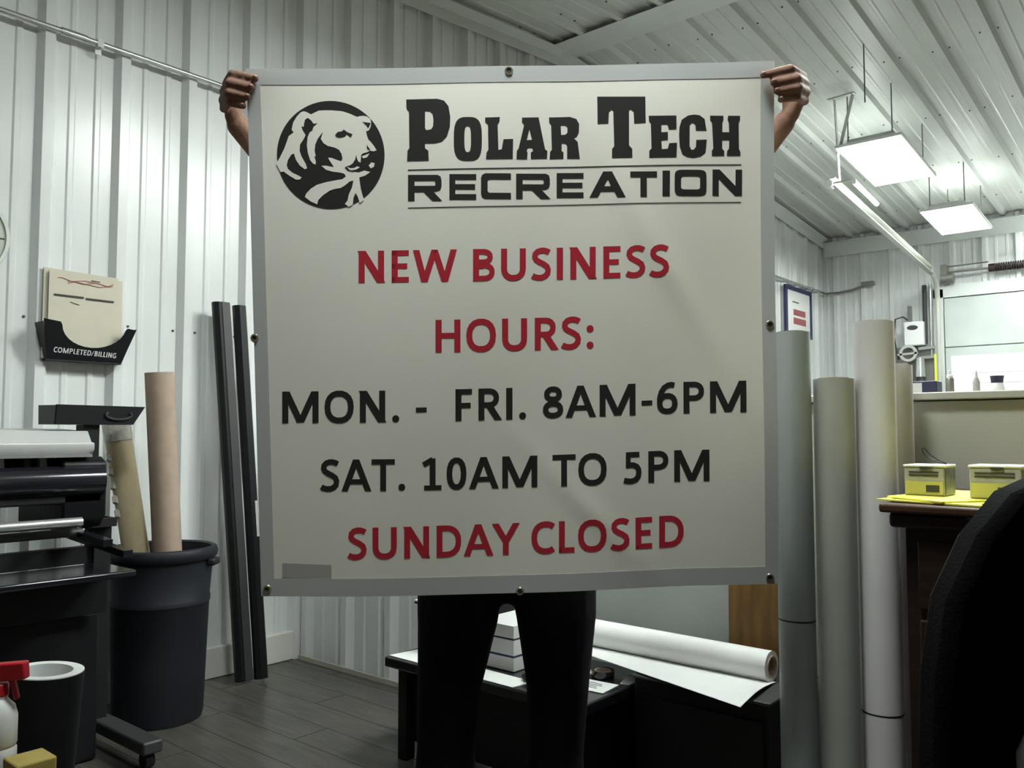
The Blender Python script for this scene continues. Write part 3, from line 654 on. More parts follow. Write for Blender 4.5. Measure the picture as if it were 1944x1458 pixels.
# arms
chain(bm_, [((-.19,0,1.39),.058),((-.43,.05,1.60),.043),((-.55,.12,1.725),.041),((-.655,.195,1.838),.028)])
chain(bm_, [((.17,0,1.39),.058),((.43,.05,1.60),.043),((.56,.12,1.735),.041),((.655,.195,1.845),.028)])
def hand(pts):
    for f, r_ in pts: chain(bm_, [(f[0], r_*1.05), (f[1], r_), (f[2], r_*.86)])
def hand_side(s_, idx, mid, rng, pky, palm, thumb):
    hand([(idx,.0105),(mid,.0112),(rng,.0105),(pky,.0092)])
    chain(bm_, [(palm[0],.019),(palm[1],.020),(palm[2],.022)])
    for f in (idx, mid, rng, pky): chain(bm_, [(palm[1],.016),(f[0],.0115)])
    chain(bm_, [(palm[2],.018),(thumb[0],.014),(thumb[1],.0115),(thumb[2],.010)])
fL = [((-.669,.243,1.921),(-.641,.289,1.925),(-.588,.290,1.914)), ((-.675,.242,1.902),(-.646,.291,1.903),(-.597,.290,1.893)),
      ((-.678,.241,1.882),(-.649,.289,1.881),(-.606,.286,1.872)), ((-.676,.238,1.864),(-.650,.279,1.861),(-.618,.280,1.853))]
fR = [((.687,.243,1.939),(.642,.292,1.936),(.580,.290,1.922)), ((.693,.243,1.920),(.656,.293,1.913),(.604,.290,1.905)),
      ((.695,.242,1.901),(.660,.291,1.892),(.612,.286,1.886)), ((.692,.238,1.882),(.661,.281,1.873),(.622,.280,1.868))]
hand_side(-1, *fL, [(-.664,.226,1.908),(-.664,.220,1.884),(-.662,.208,1.855)], [(-.650,.215,1.890),(-.625,.235,1.915),(-.595,.242,1.925)])
hand_side(1, *fR, [(.682,.226,1.922),(.682,.220,1.896),(.668,.208,1.862)], [(.660,.215,1.900),(.632,.235,1.930),(.600,.242,1.940)])
body = organic('body', bm_, 'skin', .0042, 3)
for f in fL+fR:
    a, b = Vector(f[1]), Vector(f[2]); d = (b-a).normalized(); c = b+d*.002+Vector((0,.0085,0))
    MB().sphere(pl(*c), .0062, 6, (1,1,.8)).build('fingernail', 'nail', body, smooth=True)
# trousers
tm = MB()
chain(tm, [((-.08,0,.90),.135),((.06,0,.90),.135)]); chain(tm, [((-.085,0,.80),.135),((.065,0,.80),.135)]); chain(tm, [((-.02,0,.765),.090),((0,0,.765),.090)])
chain(tm, [((-.125,0,.80),.115),((-.135,.0,.64),.105),((-.155,.015,.47),.082),((-.165,0,.30),.074),((-.165,-.005,.09),.088)])
chain(tm, [((.105,0,.80),.115),((.115,.0,.64),.104),((.118,.015,.47),.080),((.112,0,.30),.072),((.100,-.005,.09),.086)])
organic('trousers', tm, 'jeans', .010, 4)
stm = MB()
chain(stm, [((-.01,0,.86),.155),((-.01,0,1.05),.145),((-.01,0,1.25),.158),((-.01,-.01,1.36),.118)])
chain(stm, [((-.09,0,1.27),.115),((-.20,0,1.38),.080),((-.30,.02,1.47),.072)]); chain(stm, [((.07,0,1.27),.115),((.18,0,1.38),.080),((.29,.02,1.47),.072)])
organic('shirt', stm, 'shirt', .011, 4)
hm = MB(); hm.sphere(pl(-.01,-.012,1.665), .1, 12, (1.02,1.02,1.14)); hair = organic('hair', hm, 'hair', .012, 2)
for v in hair.data.vertices:                       # cut the hair back to the skull above the brow
    p_ = v.co; n_ = p_.dot(PNv); lim = .055 + max(0, (p_.z-1.70))*.9
    if n_ > lim: v.co = p_ - PNv*(n_-lim)
    if p_.z < 1.60: v.co.z = 1.60
for s_ in (-1, 1):
    e_ = MB().sphere(pl(-.01+s_*.034,.090,1.655), .012, 8).build('eye', 'eye_w', body, smooth=True)
    MB().sphere(pl(-.01+s_*.034,.099,1.655), .0055, 6).build('iris', 'eye_d', e_, smooth=True) if False else None
for l in (-.165, .10):
    sh = MB(); chain(sh, [((l,-.05,.045),.044),((l,.06,.042),.045),((l,.16,.034),.034)]); organic('shoe', sh, 'shoe', .008, 3)

# ------------------------------------------------------------------ things on the left wall
ck = empty('wall_clock', (.04, 1.033, 1.667), 'round pale wall clock cut by the left edge of the picture', 'clock')
MB().cyl((.036,1.033,1.832),(.062,1.033,1.832),.165,None,48).build('case', 'clockf', ck, smooth=True)
MB().cyl((.060,1.033,1.832),(.070,1.033,1.832),.165,.160,48,inner=.150).build('rim', 'trim', ck, smooth=True)
for i in range(60):
    t_ = 2*math.pi*i/60; L_0 = .125 if i % 5 == 0 else .138; d = Vector((0, math.sin(t_), math.cos(t_))); c = Vector((.0635,1.033,1.832))
    if i % 5 == 0: MB().bar(c+d*L_0, c+d*.146, .005, .001, (1,0,0)).build('hour_mark', 'ink_k', ck)
for a, l, w_ in ((100,.10,.006),(215,.075,.008)):
    d = Vector((0, math.sin(R(a)), math.cos(R(a)))); c = Vector((.0655,1.033,1.832)); MB().bar(c-d*.02, c+d*l, w_, .0015, (1,0,0)).build('hand', 'ink_k', ck)
cd = empty('conduit_pipe', (.047, 1.1, 2.70), 'long thin galvanised conduit running along the left wall near the ceiling', 'conduit')
MB().cyl((.050,Y0+.05,2.712),(.050,9.55,2.712),.0125,None,12).build('pipe', 'galv', cd, smooth=True)
for y in (-1.6, 1.36, 3.5, 5.6, 7.7, 9.2):
    MB().cyl((.050,y,2.712),(.050,y+.10,2.712),.0165,None,12).build('coupling', 'galv', cd, smooth=True)
    MB().box((.0365,y+.14,2.694),(.064,y+.165,2.730)).box((.0365,y+.14,2.67),(.039,y+.165,2.73)).build('strap', 'galv', cd)
pk = empty('wall_pocket', (.04, 1.48, 1.383), 'black wall file pocket printed COMPLETED/BILLING, holding cream folders', 'file pocket')
scoop = [(1.303,1.540),(1.37,1.528)] + [(1.505+.118*math.cos(R(a)), 1.528-.082*math.sin(R(a))*1.05) for a in range(180, -1, -12)] + [(1.664,1.527),(1.627,1.388),(1.337,1.384)]
scoop = [(1.303,1.540),(1.365,1.533)] + [(1.497-.125*math.cos(R(a)), 1.531-.088*math.sin(R(a))) for a in range(6, 175, 12)] + [(1.628,1.530),(1.664,1.526),(1.627,1.387),(1.337,1.384)]
def pf(y, z): return .070+.055*(z-1.384)/.15
MB().prism(scoop, lambda y, z: (pf(y, z), y, z), lambda y, z: (pf(y, z)-.004, y, z)).build('front', 'blk', pk)
MB().box((.036,1.335,1.384),(.072,1.628,1.390)).build('floor_plate', 'blk', pk)
MB().box((.034,1.335,1.384),(.039,1.628,1.60)).build('back_plate', 'blk', pk)
for ya, yb in ((1.303,1.337),(1.664,1.627)):
    MB().add([(.036,ya,1.53),(pf(0,1.53),ya,1.53),(pf(0,1.384),yb,1.384),(.036,yb,1.384)], [(0,1,2,3)]).build('side', 'blk', pk)
mb = MB()
for p_ in typeset('COMPLETED/BILLING'):
    vs = [];
    for t_, b in p_:
        y = 1.357+.245*t_; z = 1.4165-.008*t_+.020*b; vs.append((pf(y, z)+.001, y, z))
    mb.add(vs, [tuple(range(len(vs)))])
tag(mb.build('lettering', 'paper', pk), 'white lettering reading COMPLETED/BILLING')
for i, (x, ya, yb, zt, lb) in enumerate(((.046,1.325,1.615,1.750,'cream folder standing at the back of the black wall pocket'), (.060,1.340,1.628,1.738,'cream folder with a red scrawl and black bar, front of the black wall pocket'))):
    fo = empty('file_folder', (x, (ya+yb)/2, 1.392), lb, 'folder')
    MB().add([(x,ya,1.392),(x,yb,1.392),(x,yb,zt-.006),(x,ya,zt),(x+.008,ya,1.392),(x+.008,yb,1.392),(x+.006,yb,zt-.006),(x+.006,ya,zt)], [(0,1,2,3),(4,7,6,5),(0,4,5,1),(1,5,6,2),(2,6,7,3),(3,7,4,0)]).build('card', 'manila', fo)
    if i:
        MB().box((x+.0085,1.358,1.640),(x+.0092,1.472,1.648)).build('black_bar', 'ink_k', fo); MB().box((x+.0085,1.480,1.637),(x+.0092,1.592,1.645)).build('black_bar', 'ink_k', fo)
        MB().tube([(x+.0088,1.47-.1*math.cos(k*.5)+.003*k,1.712+.006*math.sin(k*2.3)-.0008*k) for k in range(18)], .0012, 5).build('red_scrawl', 'redp', fo)
        MB().bar((x+.0088,1.50,1.718),(x+.0088,1.535,1.716),.003,.0006,(1,0,0)).build('pencil_mark', 'ink_k', fo)
        MB().bar((x+.0088,1.42,1.622),(x+.0088,1.455,1.613),.002,.0006,(1,0,0)).build('pencil_mark', 'ink_k', fo)
sg = empty('framed_notice', (.04, 8.94, 2.149), 'blue-framed white notice with red bars near the far corner', 'notice')
box('sheet', (.038,8.60,2.17), (.046,9.28,2.65), 'paper', sg)
for a in ((.036,8.574,2.14,.056,8.63,2.668),(.036,9.26,2.14,.056,9.304,2.668),(.036,8.63,2.625,.056,9.26,2.668),(.036,8.63,2.14,.056,9.26,2.175)): box('frame_rail', a[:3], a[3:], 'navy', sg)
for z0, z1, ya, yb in ((2.365,2.43,8.80,9.13),(2.27,2.34,8.80,9.14)): box('red_bar', (.046,ya,z0), (.0475,yb,z1), 'redp', sg)
for z, ya, yb in ((2.50,8.78,8.95),(2.20,8.95,9.03)): box('print_line', (.046,ya,z), (.0475,yb,z+.012), 'dkgrey', sg)
cb = empty('wall_cable', (.3, 9.70, 2.70), 'slack grey cable on the far wall ending in a small box by the corner', 'cable')
MB().tube([(.05,9.60,2.71),(.06,9.71,2.705),(.2,9.72,2.702),(.35,9.72,2.715),(.52,9.72,2.755)], .013, 8).build('cord', 'grey_m', cb, smooth=True)
box('junction_box', (.47,9.68,2.745), (.60,9.745,2.79), 'grey_m', cb)

# leaning black rails
for i, (x0, x1, ya, yb, lb, zt, zb) in enumerate(((.16,.050,2.145,2.060,'wider of two black rails leaning on the ribbed wall beside the bin',1.69,0), (.185,.055,2.215,2.150,'narrower black rail leaning against the wider rail beside the banner',1.685,0))):
    r_ = empty('leaning_rail', (x0, ya, 0), lb, 'rail', 'black rails leaning on the left wall')
    a, b = Vector((x0+.03, ya, .012)), Vector((x1+.03, yb, zt)); d = (b-a).normalized(); wv = Vector((0,1,0)); n_ = wv.cross(d).normalized() if True else None
    if n_.x < 0: n_ = -n_
    W_ = .078 if i == 0 else .055; T_0 = .040
    def rail_section(pts, nm, m):
        mb = MB(); k = len(pts)
        for c in (a, b): mb.add([c+wv*p_+n_*q_ for p_, q_ in pts], [tuple(range(k))])
        mb.f += [(j, (j+1) % k, k+(j+1) % k, k+j) for j in range(k)]
        return mb.build(nm, m, r_, smooth=True)
    rail_section([(-W_/2+W_*.04,0),(W_/2-W_*.04,0),(W_/2,.008),(W_/2,T_0-.010),(W_/2-.010,T_0),(-W_/2+.016,T_0),(-W_/2,T_0-.016),(-W_/2,.008)], 'profile', 'blk')
    if i == 0: rail_section([(-.008,T_0),(.030,T_0),(.030,T_0+.003),(-.008,T_0+.003)], 'painted_sheen', 'dkgrey')  # lighter grey strip paints the reflection running along the black rail
    if i == 1:
        c0 = a+(b-a)*.42; MB().obox(c0+n_*(T_0+.001)+wv*.012, (.004,.012,.16), Matrix((n_, wv, d)).transposed()).build('printed_mark', 'hood', r_)

# bin with cardboard tubes
BX, BY = .345, 1.680
bn = empty('trash_can', (BX, BY, 0), 'dark blue-grey round plastic bin holding two cardboard tubes', 'bin')
MB().lathe([(0,.012),(.155,.012),(.160,0),(.166,.02),(.172,.20),(.180,.44),(.184,.445),(.184,.465),(.181,.47),(.192,.61),(.194,.62)], (BX,BY,0), 48).lathe([(.188,.62),(.176,.44),(.166,.20),(.158,.022),(0,.022)], (BX,BY,0), 48).build('body', 'bin', bn, smooth=True)
MB().lathe([(.186,.612),(.200,.612),(.208,.622),(.210,.640),(.204,.655),(.194,.660),(.186,.654),(.186,.612)], (BX,BY,0), 48).build('rim', 'bin', bn, smooth=True)
for s_ in (-1, 1):
    c = Vector((BX,BY,.60))+PR*(.203*s_); mb = MB(); mb.obox(c, (.035,.07,.028), Matrix((PR, Vector((-PR.y,PR.x,0)), Vector((0,0,1)))).transposed()); mb.build('handle', 'bin', bn, bevel=.008)
def card_tube(a, b, r_, m, lb, wrap=False):
    t_ = empty('cardboard_tube', b, lb, 'tube', 'cardboard tubes standing in the bin')
    MB().cyl(b, a, r_, None, 32, inner=r_-.007).build('core_wall', m, t_, smooth=True)
    if wrap:
        a, b = Vector(a), Vector(b); d = (a-b).normalized()
        MB().cyl(a-d*.10, a+d*.012, r_+.004, r_+.002, 20, inner=r_+.001).build('film_wrap', 'wrap', t_, smooth=True)
        mb = MB()
        for k in range(5): mb.cyl(a-d*(.14+.055*k)+Vector((.0,-.035,-.02)), a-d*(.15+.055*k)+Vector((.01,-.05,-.03)), .022, .010, 7)
        mb.build('film_tail', 'wrap', t_)
card_tube((.417,1.616,1.335), (.425,1.705,.030), .0535, 'kraft', 'taller brown cardboard tube standing upright in the bin')
card_tube((.262,1.520,1.172), (.312,1.705,.030), .049, 'kraft_y', 'pale tan cardboard tube leaning left in the bin, film round its top', True)

# ------------------------------------------------------------------ large printer on its stand, left edge
pr = empty('large_printer', (.45, .4, 0), 'wide black roll printer with light grey hood on a stand along the left wall', 'printer')
def extr(prof, ya, yb, nm, m, parent=pr, smooth=False, bevel=0):
    mb = MB(); k = len(prof)
    for y in (ya, yb): mb.add([(x, y, z) for x, z in prof], [tuple(range(k))])
    mb.f += [(j, (j+1) % k, k+(j+1) % k, k+j) for j in range(k)]
    return mb.build(nm, m, parent, smooth=smooth, bevel=bevel)
extr([(.25,1.030),(.585,1.030),(.600,1.045),(.600,1.068),(.575,1.072),(.545,1.108),(.30,1.118),(.22,1.06)], -.7, 1.30, 'hood', 'hood', bevel=.004)
extr([(.56,1.020),(.606,1.020),(.606,1.030),(.56,1.030)], -.7, 1.29, 'hood_lip', 'silver')
extr([(.30,.93),(.34,.93),(.34,1.03),(.30,1.03)], -.7, 1.30, 'back_beam', 'dkgrey')
extr([(.34,.955),(.60,.975),(.60,.985),(.34,.985)], -.7, 1.25, 'platen', 'blk')
for y, m in ((1.02,'hood'),(1.10,'dkgrey'),(1.15,'hood'),(1.20,'hood'),(.94,'hood')): extr([(.50,.985),(.54,.985),(.53,1.022),(.515,1.022)], y, y+.022, 'pinch_roller', m)
MB().cyl((.580,-.7,.938),(.580,1.33,.938),.052,None,32).build('front_cover', 'blk_gl', pr, smooth=True)
extr([(.42,.865),(.60,.865),(.60,.93),(.42,.93)], -.7, 1.33, 'apron', 'blk', bevel=.006)
extr([(.22,.78),(.56,.78),(.60,.82),(.60,1.0),(.56,1.02),(.22,1.02)], 1.20, 1.345, 'end_housing', 'blk', bevel=.008)
box('post', (.47,1.290,1.0), (.53,1.345,1.130), 'blk', pr)
for y in (1.36, -.45):
    mb = MB().box((.40,y,.09),(.48,y+.06,.80)); mb.box((.36,y-.05,.77),(.52,y+.06,.80)); mb.build('stand_column', 'blk_mt', pr)
    box('stand_foot', (.30,y+.015,.052), (.84,y+.085,.095), 'dkgrey', pr, bevel=.008)
    for x in (.34, .80):
        MB().cyl((x,y+.035,.027),(x,y+.065,.027),.026,None,20).build('caster', 'blk', pr, smooth=True); 
box('stand_beam', (.42,-.40,.64), (.46,1.36,.70), 'blk_mt', pr)
MB().cyl((.70,.1,.812),(.70,1.22,.812),.016,None,16).build('media_bar', 'silver', pr, smooth=True)
MB().cyl((.66,.1,.775),(.66,1.24,.775),.014,None,16).build('media_bar', 'dkgrey', pr, smooth=True)
for y, z in ((1.235,.775),(1.30,.735)): MB().bar((.40,y,z+.01),(.86,y,z-.02),.03,.022).build('media_arm', 'blk_gl', pr)
box('catch_tray', (.62,.2,.640), (.86,1.33,.662), 'blk_gl', pr, bevel=.006)
box('tray_skirt', (.64,.2,.50), (.655,1.33,.640), 'blk', pr)
for ya, yb in ((1.06,1.11),(1.22,1.27)): pass
tyr = empty('black_tray', (.49, 1.33, 1.131), 'black open tray balanced on the post at the end of the printer', 'tray')
MB().add([(.42,1.19,1.131),(.55,1.19,1.131),(.55,1.455,1.131),(.42,1.455,1.131),(.42,1.195,1.137),(.55,1.195,1.137),(.55,1.45,1.137),(.42,1.45,1.137)], [(0,3,2,1),(4,5,6,7),(0,1,5,4),(1,2,6,5),(2,3,7,6),(3,0,4,7)]).build('bottom', 'blk', tyr)
for a in ([(.55,1.19),(.55,1.455),(.555,1.495),(.555,1.192)], [(.42,1.455),(.55,1.455),(.555,1.495),(.41,1.495)], [(.42,1.19),(.42,1.455),(.41,1.495),(.41,1.192)], [(.42,1.19),(.55,1.19),(.555,1.192),(.41,1.192)]):
    (x0,y0),(x1,y1),(x2,y2),(x3,y3) = a
    MB().add([(x0,y0,1.131),(x1,y1,1.131),(x2,y2,1.196),(x3,y3,1.198),(x0-.004,y0-.004,1.131),(x1-.004,y1-.004,1.131),(x2-.004,y2-.004,1.196),(x3-.004,y3-.004,1.198)], [(0,1,2,3),(4,7,6,5),(0,4,5,1),(2,6,7,3),(1,5,6,2),(3,7,4,0)]).build('side', 'blk', tyr)
MB().tube([(.5565,1.40+.045*math.cos(R(a)), 1.165+.016*math.sin(R(a))) for a in range(150, 400, 15)], .004, 6).build('grip_ring', 'dkgrey', tyr, smooth=True)
sb = empty('storage_box', (.37, .8, 0), 'low black storage box with grey-black lid under the printer', 'box')
box('box_body', (.14,.25,.002), (.60,1.335,.495), 'blk', sb, bevel=.01); box('lid', (.13,.24,.495), (.61,1.345,.523), 'dkgrey', sb, bevel=.006)
tag(box('flat_panel', (.20,.70,.524), (.50,1.16,.556), 'dkgrey', bevel=.004), 'flat dark grey slab lying on the black storage box lid', 'panel')

# standing vinyl roll, foreground left
vr = empty('vinyl_roll', (1.60, .745, 0), 'black vinyl roll standing on end with white ringed top, foreground left', 'vinyl roll')
a_, b_ = Vector((1.617,.767,.592)), Vector((1.590,.735,.004))
MB().cyl(b_, a_, .074, None, 40, inner=.060).build('film', 'blk', vr, smooth=True)
MB().cyl(b_+(a_-b_)*.004, a_+(a_-b_).normalized()*.002, .0735, None, 40, inner=.052).build('core', 'white', vr, smooth=True)
MB().cyl(b_+(a_-b_)*.5, b_+(a_-b_)*.90, .0518, None, 24).build('core_shadow', 'dkgrey', vr) if False else None
# small stand with spray bottle and ochre box
st = empty('side_stand', (1.90, .50, 0), 'small dark stand at the lower left corner under the spray bottle', 'stand')
box('top', (1.76,.36,.49), (2.035,.635,.51), 'blk', st, bevel=.004)
for x in (1.78, 2.0):
    for y in (.38, .60): box('leg', (x,y,0), (x+.025,y+.025,.49), 'blk', st)
spb = empty('spray_bottle', (1.928,.570,.511), 'white plastic spray bottle with red trigger at the lower left edge', 'bottle')
MB().lathe([(0,.0),(.026,.0),(.029,.006),(.029,.045),(.027,.050),(.029,.055),(.029,.100),(.024,.118),(.013,.130),(.013,.136),(0,.136)], (1.928,.570,.511), 28).build('bottle', 'white', spb, smooth=True)
mb = MB().cyl((1.928,.570,.645),(1.928,.570,.668),.014,None,16); mb.bar((1.912,.556,.685),(1.962,.600,.690),.020,.030); mb.bar((1.944,.584,.675),(1.950,.590,.640),.012,.008); mb.build('trigger_head', 'red', spb, bevel=.003)
tag(box('ochre_box', (1.965,.565,.511), (2.028,.628,.552), 'ochre', bevel=.003), 'small ochre card box beside the spray bottle at the lower left', 'box')

# ------------------------------------------------------------------ low table behind the person
TZ = .34
tb = empty('low_table', (1.75, 2.185, 0), 'low black table strewn with papers behind the person', 'table')
box('table_top', (1.33,1.97,TZ-.035), (2.16,2.40,TZ), 'blk_gl', tb, bevel=.006)
box('front_panel', (1.40,2.03,.06), (2.12,2.05,TZ-.035), 'blk', tb)
box('side_panel', (2.10,2.04,.06), (2.12,2.36,TZ-.035), 'blk', tb)
for x in (1.37, 2.09):
    for y in (2.0, 2.34): box('leg', (x,y,0), (x+.04,y+.04,TZ-.035), 'blk', tb)
def paper(pts, z, lb, m='paper', lines=0):
    o = MB().prism(pts, lambda x, y: (x, y, z), lambda x, y: (x, y, z+.002)).build('paper_sheet', m); tag(o, lb, 'paper', 'papers on the low table')
    if lines:
        cx = sum(p_[0] for p_ in pts)/len(pts); cy = sum(p_[1] for p_ in pts)/len(pts)
        for k in range(lines): box('print_line', (cx-.03,cy-.02+k*.014,z+.002), (cx+.025-.01*(k % 2),cy-.016+k*.014,z+.0025), 'ink_k', o)
paper([(1.34,1.985),(1.52,1.98),(1.53,2.10),(1.36,2.12)], TZ+.0005, 'white paper at the left corner of the low black table')
paper([(1.66,1.98),(1.90,1.975),(1.91,2.06),(1.68,2.07)], TZ+.0005, 'white paper on the low table seen between the person\'s legs')
paper([(2.02,2.09),(2.14,2.10),(2.13,2.20),(2.01,2.19)], TZ+.0005, 'white printed label sheet at the right end of the low table', lines=4)
paper([(1.96,1.985),(2.10,1.98),(2.11,2.06),(1.97,2.07)], TZ+.0005, 'white paper at the near right corner of the low table')
paper([(1.86,2.17),(1.98,2.16),(2.00,2.28),(1.88,2.29)], TZ+.0005, 'pale paper strip below the white roll on the low table', 'manila')
paper([(2.125,2.215),(2.152,2.22),(2.15,2.31),(2.09,2.315)], TZ+.0005, 'small white paper scrap at the far right corner of the low table')
tp = empty('tape_roll', (2.065,2.245,TZ), 'black tape roll lying on the right part of the low table', 'tape roll')
MB().cyl((2.045,2.240,TZ+.001),(2.045,2.240,TZ+.024),.036,None,28,inner=.026).build('tape', 'blk_gl', tp, smooth=True); MB().cyl((2.045,2.240,TZ+.001),(2.045,2.240,TZ+.0235),.026,None,28,inner=.023).build('core', 'kraft', tp, smooth=True)
bxs = empty('black_printer_box', (1.52, 2.28, TZ), 'small black desktop printer on the left of the low table', 'printer')
box('body', (1.345,2.16,TZ+.001), (1.59,2.36,.52), 'blk', bxs, bevel=.01); box('paper_tray', (1.34,2.10,.50), (1.50,2.19,.508), 'blk', bxs); box('loaded_paper', (1.345,2.095,.509), (1.495,2.185,.514), 'paper', bxs)
ws = empty('paper_ream', (1.72, 2.22, TZ), 'white paper packs with navy stripes stacked behind the person\'s legs', 'paper pack')
for k, (z0, z1, m) in enumerate(((TZ+.003,.385,'paper'),(.385,.392,'navy'),(.392,.44,'paper'),(.44,.446,'navy'),(.446,.485,'paper'))): box('pack_layer', (1.64,2.10,z0), (1.80,2.30,z1), m, ws)
for i, (x, y, a, lb) in enumerate(((1.98,2.125,.4,'black handled tool lying on papers at the table\'s right end'), (1.93,2.04,-.3,'black handled tool lying near the table\'s front edge'))):
    tl_ = empty('hand_tool', (x, y, TZ+.003), lb, 'tool', 'tools on the low table'); d = Vector((math.cos(a), math.sin(a), 0))
    MB().cap(Vector((x,y,TZ+.014))-d*.05, Vector((x,y,TZ+.014))+d*.03, .010, .011, 10).build('grip', 'blk', tl_, smooth=True)
    MB().bar(Vector((x,y,TZ+.012))+d*.03, Vector((x,y,TZ+.012))+d*.075, .018, .004).build('blade', 'silver', tl_)
cbx = empty('low_cabinet', (2.39, 2.30, 0), 'low black cabinet carrying the white vinyl roll', 'cabinet')
box('carcass', (2.185,2.20,0), (2.60,2.53,.375), 'blk', cbx, bevel=.004); box('cabinet_top', (2.18,2.19,.375), (2.61,2.535,.385), 'dkgrey', cbx, bevel=.003)
box('cabinet_door', (2.195,2.188,.02), (2.59,2.20,.33), 'blk', cbx)
wr = empty('white_roll', (2.2, 2.385, .386), 'white vinyl roll lying partly unrolled on the low cabinet', 'vinyl roll')
MB().cyl((1.60,2.405,.4305),(2.535,2.378,.4305),.0440,None,40,inner=.030).build('film', 'vinyl_w', wr, smooth=True)
MB().cyl((1.60,2.405,.4305),(2.538,2.378,.4305),.030,None,30,inner=.026).build('core', 'kraft', wr, smooth=True)
mb = MB(); nu, nv = 16, 8; vs = []
for s_ in (0, .0012):
    for i in range(nu+1):
        t_ = i/nu; x = 1.70+(2.545-1.70)*t_; yb_ = 2.385; yf = 2.345-.255*max(0, (t_-.05)/.95)
        for j in range(nv+1):
            q = j/nv; y = yb_+(yf-yb_)*q; vs.append((x+.03*q*t_, y, .3865+.012*math.sin(math.pi*q)*t_+.006*q*q*t_+s_))
K = (nu+1)*(nv+1)
fs = []
for i in range(nu):
    for j in range(nv): a = i*(nv+1)+j; fs += [(a,a+1,a+nv+2,a+nv+1), (K+a,K+a+nv+1,K+a+nv+2,K+a+1)]
mb.add(vs, fs); mb.build('loose_sheet', 'vinyl_w', wr, smooth=True)

# ------------------------------------------------------------------ media rolls standing on the right
def media_roll(x, y, r_, hh, m, lb, line_z=None):
    t_ = empty('media_roll', (x, y, 0), lb, 'media roll', 'media rolls standing on end')
    MB().cyl((x,y,.0),(x,y,hh),r_,None,48,inner=r_-.012).build('film', m, t_, smooth=True)
    MB().cyl((x,y,.0),(x,y,hh+.003),r_-.012,None,32,inner=r_-.018).build('core', 'kraft', t_, smooth=True)
    if line_z: MB().cyl((x,y,line_z),(x,y,line_z+.0035),r_+.0006,None,48,inner=r_-.001).build('edge_line', 'blk', t_, smooth=True)
media_roll(2.705, 2.150, .0455, 1.361, 'roll_b', 'blue-grey media roll standing just right of the banner', .625)
media_roll(2.786, 2.217, .050, 1.240, 'roll_g', 'shortest grey-green media roll standing between two taller rolls')
media_roll(2.868, 2.287, .050, 1.388, 'roll_w', 'tallest pale grey media roll standing left of the wooden desk', .395)
media_roll(2.868, 2.440, .050, 1.285, 'roll_w', 'pale media roll tucked behind the tallest roll')

# ------------------------------------------------------------------ wooden desk on the right
dk = empty('wooden_desk', (3.7, 2.15, 0), 'dark cherry wood desk cabinet with moulded top, right foreground', 'desk')
box('desk_top', (3.005,1.845,.936), (4.40,2.50,.954), 'desk_t', dk, bevel=.005); box('top_moulding', (3.02,1.86,.905), (4.39,2.49,.936), 'desk', dk, bevel=.008)
box('carcass', (3.045,1.89,.05), (4.37,2.48,.905), 'desk', dk)
box('plinth', (3.03,1.875,0), (4.38,2.49,.06), 'desk', dk)
for xa, xb in ((3.07,3.48),(3.51,3.92),(3.95,4.35)):
    d_ = box('drawer', (xa,1.876,.74), (xb,1.89,.88), 'desk', dk, bevel=.004); MB().sphere(((xa+xb)/2,1.868,.81), .012, 8).build('knob', 'brass', d_, smooth=True)
    d_ = box('cabinet_door', (xa,1.876,.09), (xb,1.89,.72), 'desk', dk, bevel=.004); box('raised_panel', (xa+.06,1.868,.15), (xb-.06,1.877,.66), 'desk', d_, bevel=.004)
def sheetp(pts, z, lift, lb, m='yellow'):
    mb = MB(); n = len(pts); vs = [(x, y, z+lift*k) for (x, y), k in zip(pts, (1,0,0,0))]
    mb.add(vs+[(x, y, zz+.003) for x, y, zz in vs], [(3,2,1,0),(4,5,6,7),(0,1,5,4),(1,2,6,5),(2,3,7,6),(3,0,4,7)])
    tag(mb.build('yellow_paper', m), lb, 'paper', 'yellow papers on the desk')
sheetp([(2.985,1.900),(3.22,1.860),(3.30,2.10),(3.03,2.15)], .9550, .002, 'yellow paper at the bottom of the pile on the desk')
sheetp([(2.998,1.930),(3.12,1.870),(3.33,2.20),(3.05,2.28)], .9590, .003, 'curled yellow paper on top of the pile at the desk corner')
sheetp([(3.19,1.880),(3.42,1.870),(3.44,2.14),(3.22,2.15)], .9585, .000, 'darker yellow paper pile under the right clear box', 'yellow_l')
def clear_box(x0, x1, y0, y1, z0, hh, lb):
    c = empty('label_box', ((x0+x1)/2, (y0+y1)/2, z0), lb, 'box', 'clear boxes with yellow labels')
    box('body', (x0,y0,z0), (x1,y1,z0+hh*.93), 'clear', c, bevel=.003); box('lid', (x0-.002,y0-.002,z0+hh*.93), (x1+.002,y1+.002,z0+hh), 'white', c, bevel=.002)
    box('yellow_label', (x0+.003,y0-.0015,z0+.004), (x1-.003,y0-.0003,z0+hh*.48), 'yellow_l', c)
    for k in (.64,.74): box('print_line', (x0+.010,y0-.0012,z0+hh*k), (x1-.012,y0-.0003,z0+hh*k+.0035), 'dkgrey', c)
    box('print_block', (x0+(x1-x0)*.55,y0-.0025,z0+hh*.14), (x1-.010,y0-.0014,z0+hh*.36), 'dkgrey', c)
    box('side_picture', (x1+.0003,y0+.006,z0+.004), (x1+.0014,y1-.008,z0+hh*.86), 'photo_d', c)
    MB().prism([((x0+x1)/2+.004+.013*math.cos(R(a)), z0+hh*.925-.006*abs(math.sin(R(a)))) for a in range(0, 181, 15)], lambda x, z: (x,y0-.0028,z), lambda x, z: (x,y0-.0008,z)).build('thumb_notch', 'dkgrey', c)
clear_box(3.017, 3.098, 1.99, 2.085, .9635, .0675, 'clear box with yellow label on the desk, left one, dark picture on its side')
